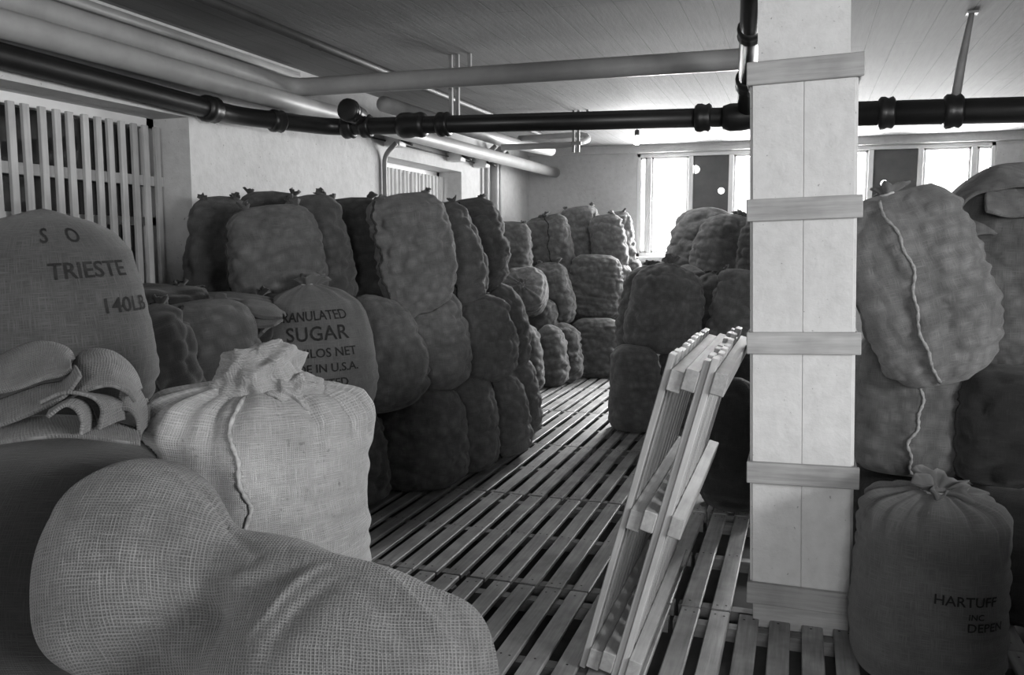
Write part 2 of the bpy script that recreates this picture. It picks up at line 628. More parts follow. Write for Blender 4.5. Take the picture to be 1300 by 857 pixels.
SL = [slat_mesh('slat', RL - .012, SW, .024, s, ('slat', 'nail')) for s in range(5)]
bearer_me = None
rng = random.Random(11)
NS = 8
PW_ = NS * PITCH
X0 = -.46 - 2 * PW_ - .0
for ci in range(-1, 4):
    for ri in range(-1, 6):
        bx, by = X0 + ci * PW_, 3.68 + RL * (ri - 1)
        if ci == -1 and ri < 1 or ci == 3 and ri > 3:
            continue
        if by + RL > YB:
            continue
        root = empty('floor_duckboard', (bx, by, 0))
        tag(root, 'flat duckboard of worn parallel slats laid on the cellar floor between the sack piles', 'duckboard', 'duckboards laid on the floor')
        for k in range(NS):
            x = bx + (k + .5) * PITCH - .022
            if -.26 < x < .34 and by < 3.6 + .5 and by + RL > 3.7:
                continue
            o = put('slat', SL[rng.randrange(5)], root)
            o.location = (x - bx + rng.uniform(-.003, .003), .006 + rng.uniform(-.004, .004), rng.uniform(-.002, .0))
            o.rotation_euler = (0, rng.uniform(-.012, .012), rng.uniform(-.0025, .0025))
        for yy in (.06, RL / 2, RL - .12):
            if bearer_me is None:
                o = box('bearer', (-.02, 0, -.083), (PW_ - .04, .055, -.025), 'bearer', root)
                bearer_me = o.data
            else:
                o = put('bearer', bearer_me, root)
            o.location = (0, yy, 0)

# ------------------------------------------------------------------ duckboards leaning on the pillar
LT = math.radians(14.6)
LL = 1.25


def lean_panel(loc, outer, n, label, L=LL, seed=0, tiltx=0):
    """local x = across thickness, y = along the row, z = up the slope; outer=1: slats on the -x face"""
    root = tag(empty('leaning_duckboard', loc, (tiltx, LT, 0)), label, 'duckboard', 'duckboards leaning against the pillar')
    bt, st = .050, .024
    xs = (0, st) if outer else (bt, bt + st)
    xb = (st, st + bt) if outer else (0, bt)
    me = [None] * 3
    rg = random.Random(seed)
    for k in range(n):
        j = rg.randrange(3)
        if me[j] is None:
            o = box('slat', (0, 0, 0), (st, .075 + .004 * j, L - .01 * j), 'fresh', root, .003)
            me[j] = o.data
        else:
            o = put('slat', me[j], root)
        o.location = (xs[0], k * PITCH + rg.uniform(-.004, .004), rg.uniform(0, .012))
    for z in (.055, L * .5, L - .09):
        box('bearer', (xb[0], -.012, z - .028), (xb[1], (n - 1) * PITCH + .09, z + .05), 'freshy', root, .004)
    return root


lean_panel((-.752, 2.97, .002), True, 10, 'slatted duckboard leaning with its slats towards the aisle, outermost of the leaning row', seed=1)
lean_panel((-.675, 2.95, .004), False, 10, 'middle leaning duckboard standing between the outer one and the one resting on the pillar', seed=2)
lean_panel((-.598, 2.93, .004), True, 10, 'innermost leaning duckboard with thick bearer ends resting against the white pillar', seed=3)
# ------------------------------------------------------------------ pipes
PG = 'pipes under the ceiling'


def pipe(name, label, pts, r, m_, collars=(), rad=.14, group=None, n=16):
    root = tag(empty(name, pts[0]), label, 'pipe', group)
    inv = Vector(pts[0])
    tube('pipe_run', [p - inv for p in arc_path(pts, rad)], r, m_, root, n)
    for p, d, cr, cl in collars:
        p, d = Vector(p) - inv, Vector(d).normalized()
        tube('collar', [p - d * cl, p - d * cl * .7, p - d * cl * .2, p + d * cl * .2, p + d * cl * .7, p + d * cl],
             [cr * .85, cr, cr, cr * .9, cr, cr * .85], m_, root, n)
    return root


def zc_(x):
    return 2.40 - (x + 1.2) * .022


CY = 5.5
pipe('drain_pipe', 'thick black cast iron drain pipe crossing the cellar under the ceiling',
     [(-3.55, -1.5, 2.475), (-3.54, 3.0, 2.47), (-3.53, 4.75, 2.435), (-3.25, CY, zc_(-3.2)), (-.15, CY, zc_(-.15))], .060, 'black',
     [((-3.53, 4.5, 2.439), (0, 1, 0), .083, .06), ((-3.42, 5.05, 2.435), (.37, 1, 0), .076, .05), ((-3.12, CY, zc_(-3.1)), (1, 0, 0), .085, .045),
      ((-2.98, CY, zc_(-3)), (1, 0, 0), .082, .04), ((-2.62, CY, zc_(-2.6)), (1, 0, 0), .09, .1), ((-2.38, CY, zc_(-2.4)), (1, 0, 0), .085, .045), ((-.62, CY, zc_(-.6)), (1, 0, 0), .088, .05), ((-.36, CY, zc_(-.36)), (1, 0, 0), .085, .14)])
pipe('drain_pipe', 'black cast iron drain pipe with bell joints between the pillar and the side wall',
     [(-.14, CY, zc_(-.14)), (3.6, CY, zc_(3.6))], .072, 'black',
     [((.43, CY, zc_(.43)), (1, 0, 0), .095, .045), ((.78, CY, zc_(.78)), (1, 0, 0), .098, .05)])
pipe('stub_pipe', 'short black capped branch standing on the cross drain pipe', [(-3.02, 5.47, 2.50), (-3.0, 5.28, 2.52)], .07, 'black', [((-3.0, 5.29, 2.52), (0, -1, 0), .08, .03)])
pipe('soil_stack', 'glossy black pipe dropping from the ceiling beside the pillar into the drain', [(-.275, 4.30, 2.895), (-.275, 4.36, 2.82), (-.355, 5.44, 2.43)], .055, 'black', [((-.30, 4.70, 2.70), (-.08, 1.08, -.39), .068, .05), ((-.335, 5.17, 2.53), (-.08, 1.08, -.39), .072, .06)], rad=.06)
pipe('heating_pipe', 'pale pipe running high along the slatted wall then crossing above the black drain', [(-3.53, -1.5, 2.72), (-3.50, 5.38, 2.715), (-.05, 5.45, 2.715), (-.05, 5.45, 2.897)], .064, 'pale', rad=.16)
pipe('heating_pipe', 'lower pale pipe running along the slatted wall to the end wall', [(-3.44, -1.5, 2.58), (-3.40, 5.5, 2.578), (-3.24, YB + .02, 2.575)], .066, 'pale', rad=.3)
pipe('heating_pipe', 'pale pipe with a return bend under the ceiling near the end wall', [(-3.05, 5.9, 2.66), (-2.95, 8.6, 2.66), (-2.75, 9.4, 2.66)], .06, 'pale', rad=.3)
pipe('return_bend', 'thin pale pipe looping back under the ceiling beside the bulb', [(-2.9, 8.15, 2.57), (-2.2, 8.2, 2.57), (-2.05, 8.35, 2.63), (-2.15, 8.6, 2.72), (-2.9, 8.7, 2.72)], .03, 'pale', rad=.2)
pipe('ceiling_conduit', 'thin dark conduit fixed along the ceiling parallel to the slatted wall', [(-3.02, 1.5, 2.875), (-2.98, 6.2, 2.875), (-2.94, 9.6, 2.875)], .03, 'conduit', [((-3.0, 4.9, 2.875), (0, 1, 0), .032, .06)], n=8)
pipe('ceiling_batten', 'flat pale batten fixed along the ceiling above the wall pipes', [(-3.58, 1.0, 2.838), (-3.57, 5.55, 2.832)], .035, 'pale', n=4)
# risers and cables on the long wall
for x, y, z1, r, lab in ((-3.59, 6.95, 2.5, .022, 'thin upright pipe on the wall before the slatted window'), (-3.57, 9.5, 2.75, .03, 'slim upright pipe on the wall beyond the slatted window'),
                         (-3.55, 9.72, 2.75, .055, 'thick pale upright pipe on the wall beyond the slatted window'), (-3.58, 9.98, 2.72, .025, 'slim upright pipe next to the thick pale riser')):
    pipe('riser_pipe', lab, [(x, y, FZ), (x, y, z1 - .1), (x + .12, y, z1)], r, 'pale', rad=.08, n=10)
for y, lab in ((7.06, 'white bracket block above the near edge of the slatted window'), (8.5, 'white bracket block above the far half of the slatted window'), (9.25, 'white bracket block beside the slim riser pipes')):
    r_ = tag(empty('bracket_block', (-3.62, y, 2.50)), lab, 'bracket', 'bracket blocks on the wall')
    box('block', (0, -.07, -.02), (.16, .07, .14), 'frame', r_, .006)
    tube('pipe_saddle', [(.12, -.04, .06), (.195, -.02, .02), (.25, .02, -.005)], .014, 'conduit', r_, 6)
for dz in (0, .05):
    pipe('wall_cable', ('lower' if dz == 0 else 'upper') + ' of the two thin cables strung between the bracket blocks', [(-3.60, 6.6, 2.53 + dz), (-3.60, 9.3, 2.53 + dz)], .008, 'conduit', n=6, group='cables between bracket blocks')


def hanger(label, x, y, z0, kind=0):
    r_ = tag(empty('pipe_hanger', (x, y, z0)), label, 'hanger')
    h_ = ZC - z0
    if kind == 0:
        for dx in (-.05, .0, .09):
            box('rod', (dx - .012, -.012, (-.07 if dx < .05 else .3)), (dx + .012, .012, h_ + .005), 'steel', r_)
        box('clamp', (-.07, -.02, .0), (.03, .02, .03), 'steel', r_)
    else:
        tube('strap', [(-.04, 0, -.06), (-.01, 0, .2), (.03, 0, h_ + .005)], [.03, .024, .014], 'steel', r_, 6)
        box('ceiling_plate', (-.0, -.03, h_ - .012), (.06, .03, h_ + .003), 'steel', r_)
    return r_


hanger('steel hanger rods carrying the black and pale pipes from the ceiling', -2.30, 5.56, 2.46)
hanger('tapered steel strap holding the drain pipe beyond the pillar', .82, 5.5, 2.42, 1)
hanger('thin steel rod hanging the return bend pipe', -2.12, 8.2, 2.57)

# the bare bulb
bz = 2.72
bl = tag(empty('pendant_bulb', (-1.60, 8.5, 2.625)), 'bare lit bulb hanging from the ceiling by the end window', 'light bulb')
bm = bmesh.new()
bmesh.ops.create_uvsphere(bm, u_segments=20, v_segments=12, radius=.042)
for v in bm.verts:
    if v.co.z > 0:
        v.co.z *= 1.35
        s_ = 1 - .35 * (v.co.z / .057)
        v.co.x *= s_
        v.co.y *= s_
me = bpy.data.meshes.new('glass_bulb')
bm.to_mesh(me)
bm.free()
put('glass_bulb', me, bl, 'bulb', True)
tube('socket', [(0, 0, .045), (0, 0, .06), (0, 0, .1), (0, 0, .105)], [.02, .025, .022, .01], 'conduit', bl, 12)
tube('cord', [(0, 0, .1), (0, 0, ZC - 2.625)], .005, 'conduit', bl, 6)
pl = bpy.data.lights.new('bulb_light', 'POINT')
pl.energy, pl.shadow_soft_size = 25, .05
po = bpy.data.objects.new('bulb_light', pl)
po.parent = bl
po.location = (0, 0, -.06)
COL.objects.link(po)

# ------------------------------------------------------------------ sacks
PV = [0, .02, .06, .15, .35, .6, .78, .88, .95, 1.0]
PROF = {
    'tied': ([.60, .78, .90, .98, 1.0, .98, .92, .76, .48, .14], [.55, .78, .90, .98, 1.0, .98, .90, .72, .45, .14]),
    'pillow': ([.70, .82, .91, .98, 1.0, .99, .95, .87, .75, .54], [.40, .62, .80, .95, 1.0, .97, .84, .62, .36, .07]),
    'point': ([.30, .48, .66, .85, 1.0, .99, .95, .90, .80, .62], [.15, .32, .55, .84, 1.0, .97, .84, .62, .36, .07]),
    'round': ([.50, .70, .84, .96, 1.0, .99, .90, .74, .52, .22], [.50, .70, .84, .96, 1.0, .99, .90, .74, .52, .22]),
    'slump': ([.78, .88, .94, .99, 1.0, .99, .96, .88, .70, .34], [.78, .88, .94, .99, 1.0, .99, .94, .82, .62, .30]),
    'box': ([.80, .91, .97, 1.0, 1.0, .99, .96, .90, .80, .58], [.78, .9, .97, 1.0, 1.0, 1.0, .96, .90, .78, .54]),
}


def profile(kind, v):
    a, b_ = PROF[kind]
    vv = np.linspace(0, 1, 401)
    out = []
    for q in (a, b_):
        y = np.interp(vv, PV, q)
        k = np.ones(19) / 19
        ys = np.convolve(np.pad(y, 9, mode='edge'), k, 'valid')
        ys = ys * .7 + y * .3
        out.append(np.interp(v, vv, ys))
    return out


class Sack:
    def __init__(s, w, d, h, kind, seed, lump, wrinkle, nu, nv, bend=0, shear=0, corner=None, seam=(), n_exp=2.5, pleat=0, sag=.0, big=.03, front_sag=0):
        rng = np.random.default_rng(seed)
        s.nu, s.nv, s.rng = nu, nv, rng
        th = np.arange(nu) / nu * 2 * PI
        # more rows near the top and the bottom
        v = (1 - np.cos(np.linspace(0, 1, nv) * PI)) / 2 * .35 + np.linspace(0, 1, nv) * .65
        s.th, s.v = th, v
        T, V_ = np.meshgrid(th, v)
        rw, rd = profile(kind, V_)
        c, sn = np.cos(T), np.sin(T)
        e = 2 / n_exp
        x = np.sign(c) * np.abs(c) ** e * rw * w / 2
        y = np.sign(sn) * np.abs(sn) ** e * rd * d / 2
        z = h * V_ + 0 * T
        P = np.stack([x, y, z], -1).reshape(-1, 3)
        rad = np.stack([x / (w / 2 + 1e-6) ** 1, y / (d / 2 + 1e-6), (V_ - .45) * .8], -1).reshape(-1, 3)
        rad /= np.linalg.norm(rad, axis=1, keepdims=True) + 1e-6
        vf, tf = V_.reshape(-1), T.reshape(-1)
        endf = np.clip(np.minimum(vf / .1, (1 - vf) / .12), 0, 1)
        disp = big * sines(P, rng, 5, 4, 9) * .6
        # bulging lower belly
        disp += sag * np.exp(-((vf - .28) / .2) ** 2)
        if lump:
            k = int(3.0 * (w + d) * h / .0085)
            seeds = P[rng.integers(0, len(P), k)] + rng.normal(size=(k, 3)) * .02
            rp = rng.uniform(.042, .062, k)
            best = np.full(len(P), -9.0)
            for a, r_ in zip(seeds, rp):
                q = 1 - ((P - a) ** 2).sum(1) / r_ ** 2
                best = np.maximum(best, q)
            disp += lump * (np.clip(best, -.7, 1) + .2) * endf
        if wrinkle:
            mask = np.clip(sines(P, rng, 4, 5, 10) * .7 + .5, 0, 1.3)
            disp += wrinkle * .75 * mask * sines(P, rng, 7, 80, 150, (.16, .16, 1)) * endf
            disp += wrinkle * .35 * sines(P, rng, 6, 40, 80, (.4, .4, 1)) * endf
        if pleat:
            k = rng.integers(9, 13)
            disp += pleat * np.clip((vf - .70) / .25, 0, 1) * np.abs(np.sin(tf * k / 2 + rng.uniform(0, 6) + 1.2 * np.sin(tf * 2 + 1)) + .25 * np.sin(tf * k * 1.7)) * np.clip((1.03 - vf) / .1, 0, 1)
        for ts in seam:
            dt = np.abs((tf - ts + PI) % (2 * PI) - PI)
            disp += .010 * np.exp(-(dt / .09) ** 2) * endf - .008 * np.exp(-((dt - .22) / .1) ** 2) * endf
        P = P + rad * disp[:, None]
        if corner:
            for ts, amt in corner:
                dt = np.abs((tf - ts + PI) % (2 * PI) - PI)
                f_ = np.clip(1 - vf / .25, 0, 1) ** 1.5 * np.clip(1 - dt / .55, 0, 1)
                P[:, 0] += amt * f_ * math.cos(ts)
                P[:, 1] += amt * f_ * math.sin(ts)
                P[:, 2] -= amt * f_ * .6
        q = vf * 2 - 1
        P[:, 0] += bend * (1 - q * q) + shear * q * .5
        P[:, 1] += front_sag * (1 - q * q)
        P[:, 2] = np.where(vf < .001, np.minimum(P[:, 2], .0 if not corner else P[:, 2]), P[:, 2])
        s.P = P.reshape(nv, nu, 3)
        # metric uv
        m_ = np.linalg.norm(np.roll(s.P, -1, 1) - s.P, axis=2)[nv // 2]
        s.arc = np.concatenate([[0], np.cumsum(m_)])
        s.h = h

    def mesh(s, name):
        nu, nv = s.nu, s.nv
        V = s.P.reshape(-1, 3)
        bot = s.P[0].mean(0) + np.array([0, 0, -.004])
        top = s.P[-1].mean(0) + np.array([0, 0, .01])
        V = np.vstack([V, bot, top])
        F = []
        for i in range(nv - 1):
            for j in range(nu):
                F.append((i * nu + j, i * nu + (j + 1) % nu, (i + 1) * nu + (j + 1) % nu, (i + 1) * nu + j))
        nb, ntp = nu * nv, nu * nv + 1
        for j in range(nu):
            F.append((nb, (j + 1) % nu, j))
            F.append((ntp, (nv - 1) * nu + j, (nv - 1) * nu + (j + 1) % nu))
        me = bpy.data.meshes.new(name)
        me.from_pydata(V.tolist(), [], F)
        uv = me.uv_layers.new(name='weave')
        L = []
        for i in range(nv - 1):
            for j in range(nu):
                L += [s.arc[j], s.v[i] * s.h, s.arc[j + 1], s.v[i] * s.h, s.arc[j + 1], s.v[i + 1] * s.h, s.arc[j], s.v[i + 1] * s.h]
        for j in range(nu):
            L += [.5, -.1, s.arc[j + 1], 0, s.arc[j], 0]
            L += [.5, s.h + .05, s.arc[j], s.h, s.arc[j + 1], s.h]
        uv.data.foreach_set('uv', L)
        return me

    def at(s, th, v, off=0.0):
        """point on the surface, bilinear, pushed out by off"""
        th = np.asarray(th, float)
        v = np.asarray(v, float)
        fi = np.interp(v, s.v, np.arange(s.nv))
        i0 = np.clip(fi.astype(int), 0, s.nv - 2)
        fv = (fi - i0)[..., None]
        ft = (th / (2 * PI) * s.nu) % s.nu
        j0 = ft.astype(int) % s.nu
        fu = (ft - np.floor(ft))[..., None]
        j1 = (j0 + 1) % s.nu
        a, b_, c, d = s.P[i0, j0], s.P[i0, j1], s.P[i0 + 1, j0], s.P[i0 + 1, j1]
        p = (a * (1 - fu) + b_ * fu) * (1 - fv) + (c * (1 - fu) + d * fu) * fv
        n = np.cross(b_ - a, c - a)
        n /= np.linalg.norm(n, axis=-1, keepdims=True) + 1e-9
        return p + n * off


def ruffle_mesh(name, r0, hgt, seed, nu=36, twist=.4, flare=2.1):
    rng = np.random.default_rng(seed)
    prof = [(1.15, -.25), (.9, 0), (1.0, .2), (1.5, .55), (flare, .85), (flare * .95, 1.0), (flare * .7, .85), (.9, .5), (.3, .3)]
    V, F = [], []
    k = rng.integers(5, 8)
    ph = rng.uniform(0, 6)
    dx, dy = rng.normal(size=2) * .35
    for i, (r, z) in enumerate(prof):
        for j in range(nu):
            a = 2 * PI * j / nu
            t_ = max(0, min(1, i / 4))
            pl_ = 1 + t_ * (.30 * math.sin(k * a + ph) + .16 * math.sin((2 * k + 1) * a + 2 * ph))
            zz = z * (1 + t_ * (.22 * math.sin(2 * a + ph) + .15 * math.sin(k * a + 1)))
            V.append((r0 * r * pl_ * math.cos(a) + dx * hgt * max(z, 0), r0 * r * pl_ * math.sin(a) + dy * hgt * max(z, 0), hgt * zz))
    n = len(prof)
    for i in range(n - 1):
        for j in range(nu):
            F.append((i * nu + j, i * nu + (j + 1) % nu, (i + 1) * nu + (j + 1) % nu, (i + 1) * nu + j))
    F.append(tuple(range((n - 1) * nu, n * nu)))
    me = bpy.data.meshes.new(name)
    me.from_pydata(V, [], F)
    return me


def crumple_mesh(name, rx, ry, rz, seed, amp=.25, nu=72, nv=48, freq=1.0):
    rng = np.random.default_rng(seed)
    th = np.arange(nu) / nu * 2 * PI
    ph = np.linspace(.02, PI - .02, nv)
    T, Q = np.meshgrid(th, ph)
    D = np.stack([np.sin(Q) * np.cos(T), np.sin(Q) * np.sin(T), np.cos(Q)], -1).reshape(-1, 3)
    f_ = 1 - np.abs(sines(D, rng, 5, 2.5 * freq, 5 * freq)) * amp * 1.2 + sines(D, rng, 5, 7 * freq, 14 * freq, (1, 1, .5)) * amp * .35 + amp * .5
    f_ += np.abs(sines(D, rng, 4, 12 * freq, 20 * freq)) * amp * .18
    P = D * f_[:, None] * np.array([rx, ry, rz])
    F = []
    for i in range(nv - 1):
        for j in range(nu):
            F.append((i * nu + j, (i + 1) * nu + j, (i + 1) * nu + (j + 1) % nu, i * nu + (j + 1) % nu))
    F.append(tuple(range(nu)))
    F.append(tuple(range((nv - 1) * nu, nv * nu))[::-1])
    me = bpy.data.meshes.new(name)
    me.from_pydata(P.tolist(), [], F)
    uv = me.uv_layers.new(name='weave')
    Pn = P
    L = np.array([[(Pn[v][0] + Pn[v][1] * .3), Pn[v][2]] for p in me.polygons for v in p.vertices])
    uv.data.foreach_set('uv', L.ravel())
    return me


def letter_mesh(lines):
    """lines: (text, size, x, y, shear) -> list of meshes points/faces in a flat plane"""
    V, F = [], []
    for text, size, x, y, cx in lines:
        cu = bpy.data.curves.new('lettering', 'FONT')
        cu.body, cu.size = text, size
        cu.align_x = 'CENTER'
        cu.resolution_u = 3
        cu.offset = .012 * size
        cu.space_character = cx
        ob = bpy.data.objects.new('lettering', cu)
        COL.objects.link(ob)
        bpy.context.view_layer.update()
        dg = bpy.context.evaluated_depsgraph_get()
        me = bpy.data.meshes.new_from_object(ob.evaluated_get(dg))
        bm = bmesh.new()
        bm.from_mesh(me)
        bmesh.ops.triangulate(bm, faces=list(bm.faces))
        for _ in range(3):
            es = [e for e in bm.edges if e.calc_length() > .02]
            if es:
                bmesh.ops.subdivide_edges(bm, edges=es, cuts=1)
                bmesh.ops.triangulate(bm, faces=list(bm.faces))
        b0 = len(V)
        bm.verts.index_update()
        V += [(v.co.x + x, v.co.y + y) for v in bm.verts]
        F += [tuple(b0 + v.index for v in f.verts) for f in bm.faces]
        bm.free()
        bpy.data.objects.remove(ob)
        bpy.data.meshes.remove(me)
        bpy.data.curves.remove(cu)
    return np.array(V), F


BODIES = []


def sack(name, label, group, loc, dims, rot, kind='pillow', mat_='mesh', seed=0, lump=.021, wrinkle=.008, seam=(), tie=None, ears=True,
         bend=0, shear=0, corner=None, hi=0, pleat=0, sag=.01, text=None, n_exp=2.5, big=.03, cat='sack', front_sag=0, seam_mat='seam'):
    w, d, h = dims
    nu, nv = ((64, 48), (96, 80), (160, 130))[hi]
    s = Sack(w, d, h, kind, seed, lump, wrinkle, nu, nv, bend, shear, corner, seam, n_exp, pleat, sag, big, front_sag)
    root = tag(empty(name, loc, rot), label, cat, group)
    put('body', s.mesh('body'), root, mat_, True)
    BODIES.append(root)
    rng = random.Random(seed)
    for ts in seam:
        vv = np.linspace(.02, .97, 60)
        tt = ts + .05 * np.sin(vv * 9 + seed) + .02 * np.sin(vv * 31 + seed)
        pts = s.at(tt, vv, .004)
        rr = [.0065 + .002 * math.sin(i * 2.1) for i in range(60)]
        tube('seam', [tuple(p) for p in pts], rr, seam_mat, root, 6)
    top = s.P[-1].mean(0)
    if tie:
        r0, hh = tie
        o = put('tied_top', ruffle_mesh('tied_top', r0, hh, seed + 5), root, mat_, True)
        o.location = tuple(top + np.array([0, 0, -.012]))
        o.rotation_euler = (rng.uniform(-.35, .35), rng.uniform(-.35, .35), rng.uniform(0, 6))
        pts = [(top[0] + r0 * 1.05 * math.cos(a * PI / 6), top[1] + r0 * 1.05 * math.sin(a * PI / 6), top[2] + .002 * math.sin(a * 2)) for a in range(12)]
        c_ = tube('tie_cord', pts, .0055, 'cord', o, 6, closed=True)
        c_.matrix_parent_inverse = o.matrix_basis.inverted()
    if ears and not tie:
        for sx in (-1, 1):
            p = s.at(0 if sx > 0 else PI, .985)
            o = put('ear', ruffle_mesh('ear', .017, .026 + .02 * rng.random(), seed + 9 + sx, nu=14, flare=1.8), root, mat_, True)
            o.location = tuple(p + np.array([-sx * .015, 0, -.004]))
            o.rotation_euler = (rng.uniform(-.3, .3), sx * rng.uniform(.1, .7), rng.uniform(0, 6))
    if text:
        v0, th0, lines = text
        ac = s.arc
        a0 = np.interp(th0 / (2 * PI) * nu, np.arange(nu + 1), ac)
        for line in lines:
            A, F = letter_mesh([line])
            th = np.interp(a0 + A[:, 0], ac, np.arange(nu + 1)) / nu * 2 * PI
            P = s.at(th, np.clip(v0 + A[:, 1] / h, .01, .99), .004)
            me = bpy.data.meshes.new('printed_lettering')
            me.from_pydata(P.tolist(), [], F)
            o = put('printed_lettering', me, root, 'ink')
            o['label'] = 'dark stencilled lettering'
    return root, s


def cloth(name, label, cat, loc, sheets, m_, seed=0, thick=.009, wob=.005):
    """folded cloth: each fold is a sheet lofted between a rear and a front outline (points relative to loc)"""
    root = tag(empty(name, loc), label, cat)
    rng = np.random.default_rng(seed)
    for back, front in sheets:
        A, B = catmull(back, 10), catmull(front, 10)
        n = min(len(A), len(B))
        ny = 20
        V = []
        for j in range(ny):
            u = j / (ny - 1)
            rr = A[:n] * (1 - u) + B[:n] * u
            rr = rr + np.array([0, 0, .35]) * (u * (1 - u)) * np.linalg.norm(A[:n] - B[:n], axis=1)[:, None] * .6
            V.append(rr)
        V = np.vstack(V)
        V += wob * np.stack([sines(V, rng, 5, 15, 40), sines(V, rng, 5, 15, 40), sines(V, rng, 5, 15, 45)], -1)
        F = [(j * n + i, j * n + i + 1, (j + 1) * n + i + 1, (j + 1) * n + i) for j in range(ny - 1) for i in range(n - 1)]
        me = bpy.data.meshes.new('cloth_fold')
        me.from_pydata(V.tolist(), [], F)
        uv = me.uv_layers.new(name='weave')
        d = np.concatenate([[0], np.cumsum(np.linalg.norm(np.diff(A[:n], axis=0), axis=1))])
        dv = np.linalg.norm(A[n // 2] - B[n // 2])
        L = np.array([[d[v % n], (v // n) / (ny - 1) * dv] for p in me.polygons for v in p.vertices])
        uv.data.foreach_set('uv', L.ravel())
        o = put('cloth_fold', me, root, m_, True)
        md = o.modifiers.new('thickness', 'SOLIDIFY')
        md.thickness = thick
        md.offset = 0
    return root


def sdf_blob(name, label, group, center, ells, m_, k=.12, nu=200, nv=140, fold=0.0, seed=0, creases=(), cat='sack', zmin=None):
    """one soft body: smooth union of ellipsoids seen from a centre point; ells: (c, radii, rotation z, rotation x, rotation y)"""
    rng = np.random.default_rng(seed)
    th = np.arange(nu) / nu * 2 * PI
    ph = np.linspace(.01, PI - .01, nv)
    T, Q = np.meshgrid(th, ph)
    D = np.stack([np.sin(Q) * np.cos(T), np.sin(Q) * np.sin(T), np.cos(Q)], -1).reshape(-1, 3)
    E = []
    for c, r, rz, rx, ry in ells:
        R = np.array(Euler((rx, ry, rz)).to_matrix())
        E.append((np.array(c) - np.array(center), np.array(r), R))

    def f(P):
        ds = []
        for c, r, R in E:
            q = (P - c) @ R
            k0 = np.linalg.norm(q / r, axis=1)
            k1 = np.linalg.norm(q / (r * r), axis=1) + 1e-9
            ds.append(k0 * (k0 - 1) / k1)
        ds = np.array(ds)
        return -k * np.log(np.exp(-ds / k).sum(0))
    lo, hi = np.zeros(len(D)), np.full(len(D), 0.0)
    # march inwards from outside to the outermost crossing
    t_ = np.full(len(D), 1.6)
    for _ in range(90):
        d = f(D * t_[:, None])
        t_ = np.maximum(t_ - np.maximum(d, 0) * .8, .02)
    P = D * t_[:, None]
    if fold:
        t_ = t_ + fold * (sines(P, rng, 6, 6, 16) * .6 + sines(P, rng, 6, 18, 40, (1, .4, 1)) * .25)
    P = D * t_[:, None]
    off = np.zeros(len(P))
    for path, wdt, amt in creases:
        path = np.array(path) - np.array(center)
        best, bu = np.full(len(P), 9.0), np.zeros(len(P))
        for q in range(len(path) - 1):
            a, ab = path[q], path[q + 1] - path[q]
            u = np.clip(((P - a) @ ab) / (ab @ ab), 0, 1)
            dd = np.linalg.norm(P - (a + u[:, None] * ab), axis=1)
            nb = dd < best
            best = np.where(nb, dd, best)
            bu = np.where(nb, (q + u) / (len(path) - 1), bu)
        off += amt * np.exp(-(best / wdt) ** 2) * np.sin(PI * np.clip(bu, .04, .96)) ** .6
    P = P + D * off[:, None]
    if zmin is not None:
        P[:, 2] = np.maximum(P[:, 2], zmin - center[2])
    F = []
    for i in range(nv - 1):
        for j in range(nu):
            F.append((i * nu + j, (i + 1) * nu + j, (i + 1) * nu + (j + 1) % nu, i * nu + (j + 1) % nu))
    F.append(tuple(range(nu)))
    F.append(tuple(range((nv - 1) * nu, nv * nu))[::-1])
    root = tag(empty(name, center), label, cat, group)
    me = bpy.data.meshes.new('body')
    me.from_pydata(P.tolist(), [], F)
    uv = me.uv_layers.new(name='weave')
    # flat cloth coordinates seen along the upward-facing normal
    U = P[:, 0] * .93 + P[:, 1] * .36 + .02 * sines(P, rng, 4, 4, 9)
    Wv = P[:, 1] * .55 * .93 - P[:, 0] * .2 + P[:, 2] * 1.0 + .02 * sines(P, rng, 4, 4, 9)
    L = np.array([[U[v], Wv[v]] for p in me.polygons for v in p.vertices])
    uv.data.foreach_set('uv', L.ravel())
    put('body', me, root, m_, True)
    BODIES.append(root)
    return root, P + np.array(center)


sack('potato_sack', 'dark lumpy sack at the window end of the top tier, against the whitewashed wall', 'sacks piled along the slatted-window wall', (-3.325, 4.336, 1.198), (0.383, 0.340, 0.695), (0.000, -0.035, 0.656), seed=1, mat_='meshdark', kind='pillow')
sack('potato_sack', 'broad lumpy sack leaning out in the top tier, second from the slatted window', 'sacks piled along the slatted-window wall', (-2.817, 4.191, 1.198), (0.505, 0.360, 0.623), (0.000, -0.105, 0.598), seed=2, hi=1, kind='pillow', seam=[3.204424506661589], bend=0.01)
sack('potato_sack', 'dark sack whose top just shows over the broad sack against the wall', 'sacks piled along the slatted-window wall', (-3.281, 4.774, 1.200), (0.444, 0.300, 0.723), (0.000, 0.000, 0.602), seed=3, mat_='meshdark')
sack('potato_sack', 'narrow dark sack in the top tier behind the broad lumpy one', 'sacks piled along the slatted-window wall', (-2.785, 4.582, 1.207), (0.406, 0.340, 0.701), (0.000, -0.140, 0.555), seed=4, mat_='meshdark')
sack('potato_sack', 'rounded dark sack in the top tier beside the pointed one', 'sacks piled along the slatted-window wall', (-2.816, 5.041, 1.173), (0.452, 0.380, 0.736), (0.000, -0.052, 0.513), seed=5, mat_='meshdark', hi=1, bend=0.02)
sack('potato_sack', 'pale sack in the top tier with a pointed bottom corner and long side seam', 'sacks piled along the slatted-window wall', (-2.278, 4.855, 1.164), (0.483, 0.380, 0.740), (0.000, -0.157, 0.449), seed=6, hi=1, kind='point', seam=[3.8327430373795477], bend=0.03, mat_='mesh2', corner=[(4.241150082346221, 0.05)])
